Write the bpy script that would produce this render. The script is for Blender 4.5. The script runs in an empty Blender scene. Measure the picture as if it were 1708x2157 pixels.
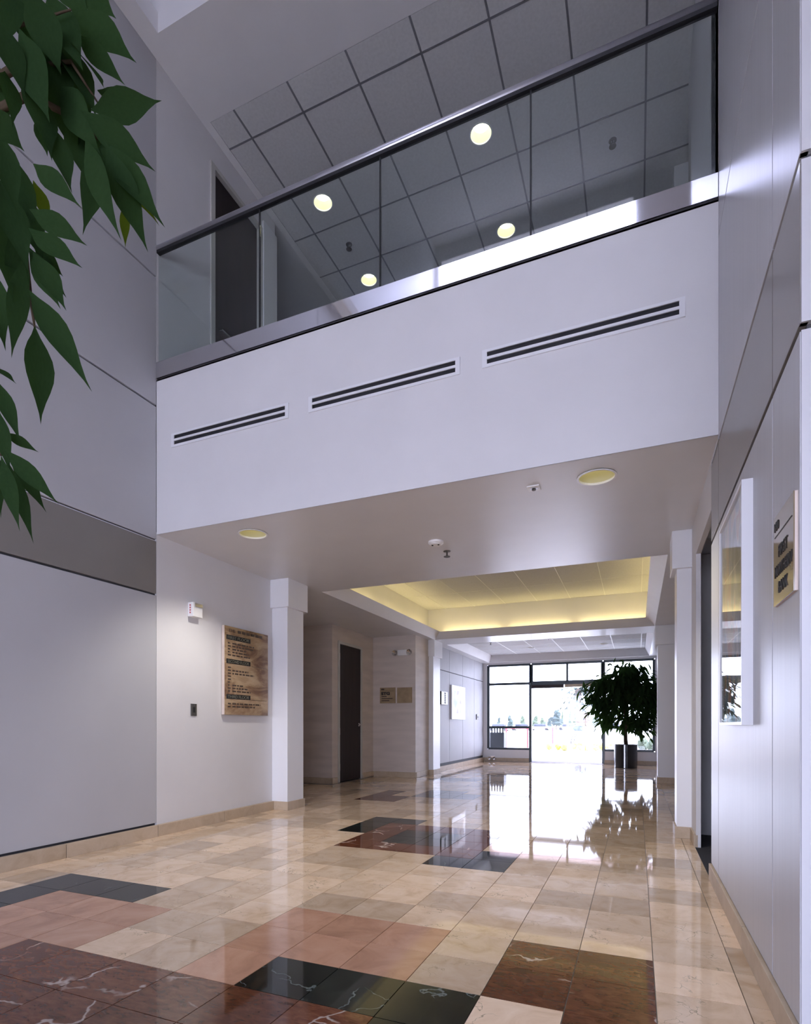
import bpy, bmesh, math, random
from mathutils import Vector, Matrix
random.seed(7)
S = 0.30                       # one floor tile pitch in metres; all lengths below are in tiles
C = bpy.context.scene.collection
sc = bpy.context.scene
PI = math.pi

# ------------------------------------------------------------------ camera
YAW = 0.4100
CAM = Vector((4.787, -6.927, 3.366))
FPX = 1194.52
cam_d = bpy.data.cameras.new('camera')
cam_d.sensor_fit = 'HORIZONTAL'; cam_d.sensor_width = 36.0
cam_d.lens = 36.0 * FPX / 1708.0
cam_d.shift_x = (854.0 - 822.0) / 1708.0
cam_d.shift_y = (1527.6 - 1078.5) / 1708.0
cam_d.clip_start = 0.02; cam_d.clip_end = 2000
cam = bpy.data.objects.new('camera', cam_d); C.objects.link(cam)
cam.location = CAM * S; cam.rotation_euler = (PI / 2, 0, YAW)
sc.camera = cam

# ------------------------------------------------------------------ world, sun, window portals, exposure
SKY = 10.0
YB = -20.0                     # inner face of the glazed wall behind the viewer
ZR = 38.0                      # atrium roof
w = bpy.data.worlds.new('world'); sc.world = w; w.use_nodes = True
nt = w.node_tree; nt.nodes.clear()
wo = nt.nodes.new('ShaderNodeOutputWorld'); bg = nt.nodes.new('ShaderNodeBackground')
tc = nt.nodes.new('ShaderNodeTexCoord'); sx = nt.nodes.new('ShaderNodeSeparateXYZ')
rp = nt.nodes.new('ShaderNodeValToRGB')
rp.color_ramp.elements[0].position = 0.0; rp.color_ramp.elements[0].color = (0.74, 0.76, 1.0, 1)
rp.color_ramp.elements[1].position = 0.9; rp.color_ramp.elements[1].color = (0.58, 0.63, 1.0, 1)
nt.links.new(tc.outputs['Generated'], sx.inputs[0]); nt.links.new(sx.outputs['Z'], rp.inputs[0])
nt.links.new(rp.outputs[0], bg.inputs[0]); bg.inputs[1].default_value = SKY
nt.links.new(bg.outputs[0], wo.inputs[0])

sun_d = bpy.data.lights.new('sun_offscreen', 'SUN'); sun_d.energy = 9.0; sun_d.angle = 0.009; sun_d.color = (1.0, 0.95, 0.86)
sun = bpy.data.objects.new('sun_offscreen', sun_d); C.objects.link(sun)
sun.rotation_euler = (0, math.radians(38), 0)        # high, along the building: no patch through either glass wall
sun.location = (20 * S, 60 * S, 60 * S)

def portal(name, x0, x1, z0, z1, y, inward):
    d = bpy.data.lights.new(name, 'AREA'); d.shape = 'RECTANGLE'; d.size = (x1 - x0) * S; d.size_y = (z1 - z0) * S
    d.cycles.is_portal = True
    o = bpy.data.objects.new(name, d); C.objects.link(o)
    o.location = ((x0 + x1) / 2 * S, y * S, (z0 + z1) / 2 * S)
    o.rotation_euler = (PI / 2, 0, 0) if inward > 0 else (-PI / 2, 0, 0)
portal('window_back_offscreen', -8.2, 13.6, 0.5, 9.4, YB - 0.3, 1)
portal('clerestory_back_offscreen', -8.2, 4.6, 34.4, 36.9, YB - 0.3, 1)
portal('window_entrance', -8.1, 6.2, 0.0, 9.0, 45.9, -1)

sc.view_settings.view_transform = 'Standard'; sc.view_settings.look = 'None'
sc.view_settings.gamma = 1.0; sc.view_settings.use_curve_mapping = False
sc.view_settings.exposure = 0.50
sc.cycles.use_denoising = True
sc.cycles.use_adaptive_sampling = True; sc.cycles.adaptive_threshold = 0.015
sc.cycles.max_bounces = 8; sc.cycles.diffuse_bounces = 4; sc.cycles.glossy_bounces = 4
sc.cycles.transparent_max_bounces = 24; sc.cycles.transmission_bounces = 8
sc.cycles.caustics_reflective = False; sc.cycles.caustics_refractive = False
sc.cycles.sample_clamp_indirect = 8.0

# ------------------------------------------------------------------ materials
MT = {}
def newmat(name):
    m = bpy.data.materials.new(name); m.use_nodes = True
    n = m.node_tree; n.nodes.clear()
    out = n.nodes.new('ShaderNodeOutputMaterial'); b = n.nodes.new('ShaderNodeBsdfPrincipled')
    n.links.new(b.outputs[0], out.inputs[0]); MT[name] = m
    return m, n, b, out
def mat(name, col, rough=0.6, metal=0.0, var=0.05, scale=3.0, bump=0.0, bscale=60.0, spec=0.5, stretch=None):
    m, n, b, out = newmat(name)
    geo = n.nodes.new('ShaderNodeNewGeometry'); vec = geo.outputs['Position']
    if stretch:
        mp = n.nodes.new('ShaderNodeMapping'); mp.inputs['Scale'].default_value = stretch
        n.links.new(vec, mp.inputs['Vector']); vec = mp.outputs[0]
    no = n.nodes.new('ShaderNodeTexNoise'); no.inputs['Scale'].default_value = scale; no.inputs['Detail'].default_value = 4
    n.links.new(vec, no.inputs['Vector'])
    r = n.nodes.new('ShaderNodeValToRGB')
    r.color_ramp.elements[0].position = 0.3; r.color_ramp.elements[1].position = 0.7
    r.color_ramp.elements[0].color = tuple(max(0, c * (1 - var)) for c in col) + (1,)
    r.color_ramp.elements[1].color = tuple(min(1, c * (1 + var)) for c in col) + (1,)
    n.links.new(no.outputs['Fac'], r.inputs[0]); n.links.new(r.outputs[0], b.inputs['Base Color'])
    b.inputs['Roughness'].default_value = rough; b.inputs['Metallic'].default_value = metal
    b.inputs['Specular IOR Level'].default_value = spec
    if bump:
        n2 = n.nodes.new('ShaderNodeTexNoise'); n2.inputs['Scale'].default_value = bscale; n2.inputs['Detail'].default_value = 2
        n.links.new(vec, n2.inputs['Vector'])
        bp = n.nodes.new('ShaderNodeBump'); bp.inputs['Strength'].default_value = bump; bp.inputs['Distance'].default_value = 0.002
        n.links.new(n2.outputs['Fac'], bp.inputs['Height']); n.links.new(bp.outputs[0], b.inputs['Normal'])
    return m
def emit(name, col, strength):
    m, n, b, out = newmat(name)
    no = n.nodes.new('ShaderNodeTexNoise'); no.inputs['Scale'].default_value = 2
    mx = n.nodes.new('ShaderNodeMixRGB'); mx.inputs[1].default_value = col + (1,)
    mx.inputs[2].default_value = tuple(c * 0.96 for c in col) + (1,)
    n.links.new(no.outputs['Fac'], mx.inputs[0])
    n.links.new(mx.outputs[0], b.inputs['Emission Color']); b.inputs['Emission Strength'].default_value = strength
    b.inputs['Base Color'].default_value = col + (1,)
    return m
def glass(name, tint, ior=1.45):
    m = bpy.data.materials.new(name); m.use_nodes = True; n = m.node_tree; n.nodes.clear(); MT[name] = m
    out = n.nodes.new('ShaderNodeOutputMaterial'); mx = n.nodes.new('ShaderNodeMixShader')
    tr = n.nodes.new('ShaderNodeBsdfTransparent'); gl = n.nodes.new('ShaderNodeBsdfGlossy'); fr = n.nodes.new('ShaderNodeLayerWeight'); pw = n.nodes.new('ShaderNodeMath'); mr = n.nodes.new('ShaderNodeMapRange')
    no = n.nodes.new('ShaderNodeTexNoise'); no.inputs['Scale'].default_value = 1.5
    mc = n.nodes.new('ShaderNodeMixRGB'); mc.inputs[1].default_value = tint + (1,)
    mc.inputs[2].default_value = tuple(min(1, c * 1.01) for c in tint) + (1,)
    n.links.new(no.outputs['Fac'], mc.inputs[0]); n.links.new(mc.outputs[0], tr.inputs[0])
    gl.inputs['Roughness'].default_value = 0.0; fr.inputs['Blend'].default_value = 0.5
    pw.operation = 'POWER'; pw.inputs[1].default_value = 5.0; f0 = ((ior - 1) / (ior + 1)) ** 2
    mr.inputs['To Min'].default_value = f0; n.links.new(fr.outputs['Facing'], pw.inputs[0]); n.links.new(pw.outputs[0], mr.inputs['Value'])
    n.links.new(mr.outputs[0], mx.inputs[0]); n.links.new(tr.outputs[0], mx.inputs[1]); n.links.new(gl.outputs[0], mx.inputs[2])
    n.links.new(mx.outputs[0], out.inputs[0])
    return m
def marble(name, stops, rough=0.04, scale=5.0, vein=None, vscale=3.0, vwidth=0.02, rnd=0.16, streak=None):
    """polished stone: tone differs from slab to slab, clouds inside a slab, thin warped veins"""
    m, n, b, out = newmat(name)
    L = n.links.new
    geo = n.nodes.new('ShaderNodeNewGeometry'); oi = n.nodes.new('ShaderNodeObjectInfo')
    ad = n.nodes.new('ShaderNodeMath'); ad.operation = 'ADD'
    L(geo.outputs['Random Per Island'], ad.inputs[0]); L(oi.outputs['Random'], ad.inputs[1])
    frc = n.nodes.new('ShaderNodeMath'); frc.operation = 'FRACT'; L(ad.outputs[0], frc.inputs[0])
    off = n.nodes.new('ShaderNodeVectorMath'); off.operation = 'SCALE'; off.inputs[0].default_value = (37, 23, 11)
    L(frc.outputs[0], off.inputs['Scale'])
    ps = n.nodes.new('ShaderNodeVectorMath'); ps.operation = 'ADD'; L(geo.outputs['Position'], ps.inputs[0]); L(off.outputs[0], ps.inputs[1])
    vec = ps.outputs[0]
    if streak:
        mp = n.nodes.new('ShaderNodeMapping'); mp.inputs['Scale'].default_value = streak; mp.inputs['Rotation'].default_value = (0, 0, 0.6)
        L(vec, mp.inputs['Vector']); cvec = mp.outputs[0]
    else: cvec = vec
    no = n.nodes.new('ShaderNodeTexNoise'); no.inputs['Scale'].default_value = scale; no.inputs['Detail'].default_value = 7
    no.inputs['Roughness'].default_value = 0.62; no.inputs['Distortion'].default_value = 0.8
    L(cvec, no.inputs['Vector'])
    r = n.nodes.new('ShaderNodeValToRGB')
    e = r.color_ramp.elements
    e[0].position = stops[0][0]; e[0].color = stops[0][1] + (1,); e[1].position = stops[-1][0]; e[1].color = stops[-1][1] + (1,)
    for p, c in stops[1:-1]:
        k = e.new(p); k.color = c + (1,)
    L(no.outputs['Fac'], r.inputs[0])
    col = r.outputs[0]
    # slab to slab tone
    mr = n.nodes.new('ShaderNodeMapRange'); mr.inputs['To Min'].default_value = 1 - rnd; mr.inputs['To Max'].default_value = 1 + rnd * 0.7
    L(frc.outputs[0], mr.inputs['Value'])
    mu = n.nodes.new('ShaderNodeVectorMath'); mu.operation = 'SCALE'; L(col, mu.inputs[0]); L(mr.outputs[0], mu.inputs['Scale'])
    col = mu.outputs[0]
    if vein:
        wn = n.nodes.new('ShaderNodeTexNoise'); wn.inputs['Scale'].default_value = vscale * 1.6; wn.inputs['Detail'].default_value = 4
        L(vec, wn.inputs['Vector'])
        ws = n.nodes.new('ShaderNodeVectorMath'); ws.operation = 'SCALE'; L(wn.outputs['Color'], ws.inputs[0]); ws.inputs['Scale'].default_value = 0.30
        wa = n.nodes.new('ShaderNodeVectorMath'); wa.operation = 'ADD'; L(vec, wa.inputs[0]); L(ws.outputs[0], wa.inputs[1])
        vo = n.nodes.new('ShaderNodeTexVoronoi'); vo.feature = 'DISTANCE_TO_EDGE'; vo.inputs['Scale'].default_value = vscale
        L(wa.outputs[0], vo.inputs['Vector'])
        vr = n.nodes.new('ShaderNodeValToRGB'); vr.color_ramp.elements[0].position = vwidth * 0.3; vr.color_ramp.elements[0].color = (1, 1, 1, 1)
        vr.color_ramp.elements[1].position = vwidth; vr.color_ramp.elements[1].color = (0, 0, 0, 1)
        L(vo.outputs['Distance'], vr.inputs[0])
        mk = n.nodes.new('ShaderNodeTexNoise'); mk.inputs['Scale'].default_value = vscale * 1.1; L(vec, mk.inputs['Vector'])
        mkr = n.nodes.new('ShaderNodeValToRGB'); mkr.color_ramp.elements[0].position = 0.5; mkr.color_ramp.elements[1].position = 0.58
        L(mk.outputs['Fac'], mkr.inputs[0])
        mm = n.nodes.new('ShaderNodeMath'); mm.operation = 'MULTIPLY'; L(vr.outputs[0], mm.inputs[0]); L(mkr.outputs[0], mm.inputs[1])
        mx = n.nodes.new('ShaderNodeMixRGB'); L(mm.outputs[0], mx.inputs[0]); L(col, mx.inputs[1]); mx.inputs[2].default_value = vein + (1,)
        col = mx.outputs[0]
    L(col, b.inputs['Base Color']); b.inputs['Roughness'].default_value = rough
    b.inputs['Specular IOR Level'].default_value = 0.55
    return m

mat('paint_white', (0.72, 0.71, 0.715), 0.55, var=0.02, bump=0.15, bscale=220)
mat('paint_soffit', (0.72, 0.71, 0.715), 0.30, var=0.02, bump=0.04, bscale=40)
mat('paint_alcove', (0.64, 0.555, 0.49), 0.6, var=0.08, scale=1.5, stretch=(1, 1, 6))
mat('panel_pale', (0.48, 0.48, 0.50), 0.42, var=0.02, scale=2)
mat('panel_gloss', (0.48, 0.48, 0.50), 0.36, var=0.035, scale=6, stretch=(1, 7, 0.15), bump=0.06, bscale=25, spec=0.32)
mat('panel_far', (0.48, 0.48, 0.50), 0.55, var=0.03, spec=0.25)
mat('panel_taupe', (0.22, 0.205, 0.19), 0.5, var=0.03)
mat('panel_taupe_gloss', (0.22, 0.205, 0.19), 0.28, var=0.03)
mat('reveal_dark', (0.05, 0.05, 0.055), 0.7)
mat('reveal_strip', (0.72, 0.73, 0.78), 0.3, metal=0.6)
mat('ceiling_tile_board', (0.62, 0.62, 0.62), 0.85, var=0.05, scale=40, bump=0.25, bscale=160)
mat('grid_metal', (0.20, 0.20, 0.22), 0.5)
mat('grid_white', (0.8, 0.8, 0.78), 0.4)
mat('trim_white', (0.80, 0.80, 0.82), 0.35, var=0.01)
mat('black_slot', (0.012, 0.012, 0.016), 0.7)
mat('steel_polished', (0.78, 0.77, 0.78), 0.05, metal=1.0, var=0.02, bump=0.01, bscale=3)
mat('steel_satin', (0.72, 0.71, 0.75), 0.38, metal=1.0, var=0.03)
mat('rubber_black', (0.012, 0.012, 0.014), 0.5)
mat('mullion_teal', (0.030, 0.045, 0.055), 0.35, var=0.05)
mat('door_brown', (0.018, 0.010, 0.010), 0.6, var=0.3, scale=3, stretch=(6, 6, 0.4))
mat('frame_paint', (0.55, 0.54, 0.50), 0.45)
mat('carpet_dark', (0.022, 0.022, 0.028), 0.95, var=0.3, scale=90, bump=0.5, bscale=200)
mat('grout', (0.30, 0.27, 0.24), 0.6)
mat('plastic_white', (0.82, 0.81, 0.80), 0.4)
mat('plastic_grey', (0.25, 0.25, 0.24), 0.5)
mat('switch_bronze', (0.10, 0.095, 0.085), 0.4, metal=0.3)
mat('ink_black', (0.012, 0.012, 0.012), 0.6)
mat('ink_dim', (0.07, 0.045, 0.03), 0.6)
mat('brass_letters', (0.16, 0.15, 0.11), 0.4)
mat('plaque_stone', (0.38, 0.28, 0.17), 0.25, var=0.15, scale=8)
mat('plaque_gloss', (0.22, 0.17, 0.11), 0.08, var=0.08, scale=5)
mat('stone_edge', (0.60, 0.50, 0.44), 0.5, var=0.1, scale=10)
mat('planter_black', (0.010, 0.010, 0.011), 0.25)
mat('planter_strip', (0.30, 0.30, 0.32), 0.2, metal=0.8)
mat('soil', (0.03, 0.02, 0.015), 0.95, var=0.4, scale=40)
mat('bark', (0.06, 0.045, 0.03), 1.0, var=0.3, scale=30, bump=0.5, spec=0.0)
mat('paving', (0.62, 0.60, 0.58), 0.8, var=0.06, scale=0.5)
mat('flower_yellow', (0.45, 0.38, 0.06), 0.8, var=0.4, scale=8)
mat('foliage_far', (0.06, 0.08, 0.05), 0.9, var=0.5, scale=1.5)
mat('foliage_blue', (0.035, 0.05, 0.045), 0.9, var=0.4, scale=1.5)
mat('palm_trunk', (0.12, 0.09, 0.07), 0.9, var=0.3, scale=3)
mat('red_paint', (0.45, 0.03, 0.035), 0.4)
mat('stucco_pink', (0.55, 0.42, 0.40), 0.85, var=0.04)
mat('cabinet_dark', (0.012, 0.018, 0.022), 0.5)
mat('car_silver', (0.40, 0.42, 0.46), 0.3, metal=0.4)
mat('car_glass', (0.03, 0.035, 0.05), 0.1)
mat('roof_shell', (0.25, 0.25, 0.26), 0.9)
mat('chrome', (0.8, 0.8, 0.82), 0.08, metal=1.0)
mat('reflector_gold', (0.62, 0.60, 0.42), 0.3, var=0.05)
emit('lamp_cove', (1.0, 0.80, 0.36), 9.0)
emit('lamp_low', (1.0, 0.90, 0.52), 1.3)
emit('lamp_up', (1.0, 0.96, 0.76), 5.0)
glass('glass_clear', (0.95, 0.97, 0.97))
glass('glass_guard', (0.92, 0.955, 0.95), 1.55)
marble('marble_beige', [(0.25, (0.60, 0.42, 0.26)), (0.5, (0.75, 0.565, 0.39)), (0.75, (0.83, 0.66, 0.49))], scale=6, vein=(0.42, 0.33, 0.22), vscale=5, vwidth=0.012, rnd=0.27)
marble('marble_rose', [(0.25, (0.38, 0.20, 0.125)), (0.5, (0.56, 0.31, 0.195)), (0.75, (0.65, 0.40, 0.27))], scale=4, rnd=0.12)
marble('marble_red', [(0.25, (0.055, 0.020, 0.010)), (0.5, (0.14, 0.046, 0.022)), (0.75, (0.22, 0.085, 0.040))], scale=14, vein=(0.50, 0.40, 0.34), vscale=2.6, vwidth=0.019, rnd=0.2, streak=(1, 2.4, 1))
marble('marble_black', [(0.3, (0.006, 0.009, 0.009)), (0.55, (0.013, 0.019, 0.016)), (0.8, (0.035, 0.05, 0.035))], scale=9, vein=(0.16, 0.19, 0.18), vscale=3.0, vwidth=0.010, rnd=0.3)
marble('marble_base', [(0.25, (0.42, 0.32, 0.21)), (0.5, (0.52, 0.41, 0.29)), (0.75, (0.58, 0.47, 0.35))], rough=0.5, scale=6, rnd=0.08)
marble('directory_stone', [(0.30, (0.12, 0.055, 0.04)), (0.46, (0.30, 0.19, 0.11)), (0.6, (0.46, 0.33, 0.20)), (0.8, (0.52, 0.40, 0.26))], rough=0.2, scale=2.2, rnd=0.0, streak=(1, 1.1, 3.2))

def leaf_mat(name, col, trans):
    m = bpy.data.materials.new(name); m.use_nodes = True; n = m.node_tree; n.nodes.clear(); MT[name] = m
    out = n.nodes.new('ShaderNodeOutputMaterial'); mx = n.nodes.new('ShaderNodeMixShader')
    b = n.nodes.new('ShaderNodeBsdfPrincipled'); t = n.nodes.new('ShaderNodeBsdfTranslucent')
    oi = n.nodes.new('ShaderNodeObjectInfo')
    no = n.nodes.new('ShaderNodeTexNoise'); no.inputs['Scale'].default_value = 14
    mc = n.nodes.new('ShaderNodeMixRGB'); mc.inputs[1].default_value = tuple(c * 0.7 for c in col) + (1,); mc.inputs[2].default_value = tuple(c * 1.3 for c in col) + (1,)
    n.links.new(no.outputs['Fac'], mc.inputs[0]); n.links.new(mc.outputs[0], b.inputs['Base Color'])
    b.inputs['Roughness'].default_value = 0.45; b.inputs['Specular IOR Level'].default_value = 0.0
    t.inputs[0].default_value = trans + (1,)
    mx.inputs[0].default_value = 0.35
    n.links.new(b.outputs[0], mx.inputs[1]); n.links.new(t.outputs[0], mx.inputs[2]); n.links.new(mx.outputs[0], out.inputs[0])
leaf_mat('leaf_dark', (0.018, 0.036, 0.014), (0.03, 0.07, 0.012))
leaf_mat('leaf_young', (0.04, 0.06, 0.006), (0.12, 0.18, 0.01))

# ------------------------------------------------------------------ builders
ORG = {}
class MB:
    def __init__(s): s.v = []; s.f = []
    def quad(s, *p):
        i = len(s.v); s.v += [tuple(q) for q in p]; s.f.append(tuple(range(i, i + len(p)))); return s
    def box(s, x0, x1, y0, y1, z0, z1):
        i = len(s.v)
        s.v += [(x0, y0, z0), (x1, y0, z0), (x1, y1, z0), (x0, y1, z0), (x0, y0, z1), (x1, y0, z1), (x1, y1, z1), (x0, y1, z1)]
        for q in ((0, 3, 2, 1), (4, 5, 6, 7), (0, 1, 5, 4), (1, 2, 6, 5), (2, 3, 7, 6), (3, 0, 4, 7)): s.f.append(tuple(i + k for k in q))
        return s
    def obox(s, c, ax, ay, az):       # oriented box: centre and three half-axis vectors
        c, ax, ay, az = Vector(c), Vector(ax), Vector(ay), Vector(az); i = len(s.v)
        for k in ((-1, -1, -1), (1, -1, -1), (1, 1, -1), (-1, 1, -1), (-1, -1, 1), (1, -1, 1), (1, 1, 1), (-1, 1, 1)):
            s.v.append(tuple(c + ax * k[0] + ay * k[1] + az * k[2]))
        for q in ((0, 3, 2, 1), (4, 5, 6, 7), (0, 1, 5, 4), (1, 2, 6, 5), (2, 3, 7, 6), (3, 0, 4, 7)): s.f.append(tuple(i + k for k in q))
        return s
    def tube(s, pts, rad, n=8, cap=True):
        pts = [Vector(p) for p in pts]; rad = rad if isinstance(rad, (list, tuple)) else [rad] * len(pts)
        base = len(s.v); up = None
        for k, p in enumerate(pts):
            d = (pts[min(k + 1, len(pts) - 1)] - pts[max(k - 1, 0)]).normalized()
            if up is None: up = Vector((0, 0, 1)) if abs(d.z) < 0.9 else Vector((1, 0, 0))
            a = d.cross(up).normalized(); bb = a.cross(d).normalized(); up = bb
            for j in range(n):
                t = 2 * PI * j / n; s.v.append(tuple(p + (a * math.cos(t) + bb * math.sin(t)) * rad[k]))
        for k in range(len(pts) - 1):
            for j in range(n):
                s.f.append((base + k * n + j, base + k * n + (j + 1) % n, base + (k + 1) * n + (j + 1) % n, base + (k + 1) * n + j))
        if cap:
            s.f.append(tuple(base + j for j in range(n))[::-1]); s.f.append(tuple(base + (len(pts) - 1) * n + j for j in range(n)))
        return s
    def lathe(s, c, prof, n=24, axis='z', closed=False):   # prof: (r, h) pairs along axis
        base = len(s.v); c = Vector(c)
        for r, h in prof:
            for j in range(n):
                t = 2 * PI * j / n; a, b2 = r * math.cos(t), r * math.sin(t)
                q = {'z': (a, b2, h), 'y': (a, h, b2), 'x': (h, a, b2)}[axis]
                s.v.append(tuple(c + Vector(q)))
        for k in range(len(prof) - 1):
            for j in range(n):
                s.f.append((base + k * n + j, base + k * n + (j + 1) % n, base + (k + 1) * n + (j + 1) % n, base + (k + 1) * n + j))
        if closed:
            s.f.append(tuple(base + j for j in range(n))[::-1]); s.f.append(tuple(base + (len(prof) - 1) * n + j for j in range(n)))
        return s
    def build(s, name, m, parent=None, smooth=False, bevel=0.0, org=None):
        o0 = Vector(ORG[parent]) if parent is not None and parent in ORG else Vector((0, 0, 0))
        if org is not None and parent is None: o0 = Vector(org)
        me = bpy.data.meshes.new(name)
        me.from_pydata([tuple((Vector(p) - o0) * S) for p in s.v], [], s.f)
        bm = bmesh.new(); bm.from_mesh(me); bmesh.ops.recalc_face_normals(bm, faces=bm.faces)
        if bevel: bmesh.ops.bevel(bm, geom=bm.edges[:], offset=bevel * S, segments=2, affect='EDGES', profile=0.5)
        bm.to_mesh(me); bm.free()
        me.materials.append(MT[m])
        if smooth: me.polygons.foreach_set('use_smooth', [True] * len(me.polygons))
        o = bpy.data.objects.new(name, me); C.objects.link(o)
        if parent is not None: o.parent = parent; ORG[o] = tuple(o0)
        else: o.location = o0 * S; ORG[o] = tuple(o0)
        return o
def thing(name, label, cat, loc, group=None):
    o = bpy.data.objects.new(name, None); C.objects.link(o); o.empty_display_size = 0.05
    o.location = Vector(loc) * S; ORG[o] = tuple(loc)
    o['label'] = label; o['category'] = cat
    if group: o['group'] = group
    return o
def tag(o, label, cat, group=None):
    o['label'] = label; o['category'] = cat
    if group: o['group'] = group
    return o
def struct(o, label=None, cat=None):
    o['kind'] = 'structure'
    if label: o['label'] = label
    if cat: o['category'] = cat
    return o
def sempty(name, loc, label=None, cat=None):
    o = bpy.data.objects.new(name, None); C.objects.link(o); o.location = Vector(loc) * S; ORG[o] = tuple(loc)
    o.empty_display_size = 0.05
    return struct(o, label, cat)
def piece(name, me, loc, parent):
    """a copy that shares mesh data; loc in tiles, world"""
    o = bpy.data.objects.new(name, me); C.objects.link(o)
    o0 = Vector(ORG[parent]); o.parent = parent; o.location = (Vector(loc) - o0) * S
    return o
def bx(name, m, x0, x1, y0, y1, z0, z1, parent=None, bevel=0.0, org=None):
    return MB().box(x0, x1, y0, y1, z0, z1).build(name, m, parent, bevel=bevel, org=org)
def shared(mb, name, m):
    me = bpy.data.meshes.new(name); me.from_pydata([tuple(Vector(p) * S) for p in mb.v], [], mb.f)
    bm = bmesh.new(); bm.from_mesh(me); bmesh.ops.recalc_face_normals(bm, faces=bm.faces); bm.to_mesh(me); bm.free()
    me.materials.append(MT[m]); return me
def plate(mb, x0, x1, y0, y1, z, holes=(), voids=(), hs=0.55):
    """horizontal sheet with round holes (x, y, r) and rectangular voids"""
    xs = {x0, x1}; ys = {y0, y1}
    for hx, hy, r in holes: xs |= {hx - hs, hx + hs}; ys |= {hy - hs, hy + hs}
    for a, b, c2, d in voids: xs |= {a, b}; ys |= {c2, d}
    xs = sorted(t for t in xs if x0 <= t <= x1); ys = sorted(t for t in ys if y0 <= t <= y1)
    for i in range(len(xs) - 1):
        for j in range(len(ys) - 1):
            cx, cy = (xs[i] + xs[i + 1]) / 2, (ys[j] + ys[j + 1]) / 2
            if any(a < cx < b and c2 < cy < d for a, b, c2, d in voids): continue
            h = [q for q in holes if abs(q[0] - cx) < hs * 0.9 and abs(q[1] - cy) < hs * 0.9]
            if h: holed(mb, xs[i], xs[i + 1], ys[j], ys[j + 1], z, *h[0])
            else: mb.quad((xs[i], ys[j], z), (xs[i + 1], ys[j], z), (xs[i + 1], ys[j + 1], z), (xs[i], ys[j + 1], z))
def holed(mb, x0, x1, y0, y1, z, hx, hy, r, n=32):
    base = len(mb.v)
    for k in range(n):
        t = 2 * PI * k / n; c, s_ = math.cos(t), math.sin(t)
        m = min((x1 - hx) / c if c > 1e-6 else 1e9, (x0 - hx) / c if c < -1e-6 else 1e9,
                (y1 - hy) / s_ if s_ > 1e-6 else 1e9, (y0 - hy) / s_ if s_ < -1e-6 else 1e9)
        mb.v.append((hx + r * c, hy + r * s_, z)); mb.v.append((hx + m * c, hy + m * s_, z))
    for k in range(n):
        a, b = base + 2 * k, base + 2 * ((k + 1) % n); mb.f.append((a, a + 1, b + 1, b))
    for sxn, syn in ((x1, y1), (x0, y1), (x0, y0), (x1, y0)):          # close the corners
        ang = math.atan2(syn - hy, sxn - hx) % (2 * PI); k = int(ang / (2 * PI) * n)
        a, b = base + 2 * k + 1, base + 2 * ((k + 1) % n) + 1
        mb.v.append((sxn, syn, z)); mb.f.append((a, len(mb.v) - 1, b))

_txt = 0
def text_mesh(txt, size, bold=0.0):
    """flat lettering mesh in the local x/z plane, origin at lower-left of the baseline; size = cap height in tiles"""
    cu = bpy.data.curves.new('lettering', 'FONT'); cu.body = txt; cu.size = size * 1.43; cu.extrude = 0.004; cu.offset = bold * size
    o = bpy.data.objects.new('lettering', cu); C.objects.link(o)
    dg = bpy.context.evaluated_depsgraph_get(); me = bpy.data.meshes.new_from_object(o.evaluated_get(dg))
    bpy.data.objects.remove(o); bpy.data.curves.remove(cu)
    return me
def lettering(txt, size, origin, right, up, out, m, parent, width=None, center=False, bold=0.0):
    me = text_mesh(txt, size, bold); xs = [v.co.x for v in me.vertices]
    k = width / (max(xs) - min(xs)) if width else 1.0
    x0 = min(xs); right, up, out = Vector(right), Vector(up), Vector(out); o0 = Vector(ORG[parent]); og = Vector(origin)
    sh = -(max(xs) - min(xs)) * k / 2 if center else 0
    for v in me.vertices:
        p = og + right * ((v.co.x - x0) * k + sh) + up * v.co.y + out * (v.co.z + 0.004)
        v.co = (p - o0) * S
    me.materials.clear(); me.materials.append(MT[m])
    o = bpy.data.objects.new('lettering', me); C.objects.link(o); o.parent = parent
    return o

# ================================================================== THE SETTING
XL, XR, YF, ZS, ZF = -8.60, 6.28, 6.05, 9.15, 13.87
ZC = 23.60                                   # ceiling above the balcony
# ---- floor: tiles laid singly near the viewer, the rest joined
floor = struct(MB().box(-18.5, 14.5, YB, 46.2, -0.6, -0.03).build('floor', 'grout'), 'polished marble tile floor with inlaid dark and rose tiles', 'floor')
BLACK = {(0, -1), (1, -1), (2, -1), (2, -2), (2, -3), (-7, 1), (-6, 1), (-5, 1)} | {(-7, j) for j in range(-8, 1)} \
    | {(-4, 9), (-4, 10), (-4, 11), (-3, 11), (-2, 8), (-1, 8), (-2, 9), (-1, 9), (0, 6), (1, 6), (1, 7)} \
    | {(-5, 18), (-5, 19), (-5, 20), (-4, 18), (-4, 19), (-4, 20), (-3, 18), (-3, 19)} | {(i, j) for i in range(-7, -4) for j in (26, 27)}
ROSE = {(i, j) for i in (-6, -5, -4) for j in (-1, 0)} | {(i, j) for i in (-6, -5) for j in range(-8, -1)} \
    | {(-1, -1), (-1, 0), (-1, 1), (0, 0), (0, 1), (1, 0), (1, 1)}
RED = {(i, j) for i in range(-4, 2) for j in range(-7, -1)} | {(3, 0), (3, 1), (4, 0), (4, 1), (4, -1), (4, -2), (4, -3)} \
    | {(i, j) for i in range(-3, 1) for j in range(7, 11)} | {(-7, 16), (-7, 17), (-7, 18), (-7, 19), (-6, 16), (-6, 17)}
g = 0.006
tilebox = lambda: MB().box(-0.5 + g, 0.5 - g, -0.5 + g, 0.5 - g, -0.03, 0.0)
TM = {k: shared(tilebox(), 'floor_tile_' + k, k) for k in ('marble_beige', 'marble_rose', 'marble_red', 'marble_black')}
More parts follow.
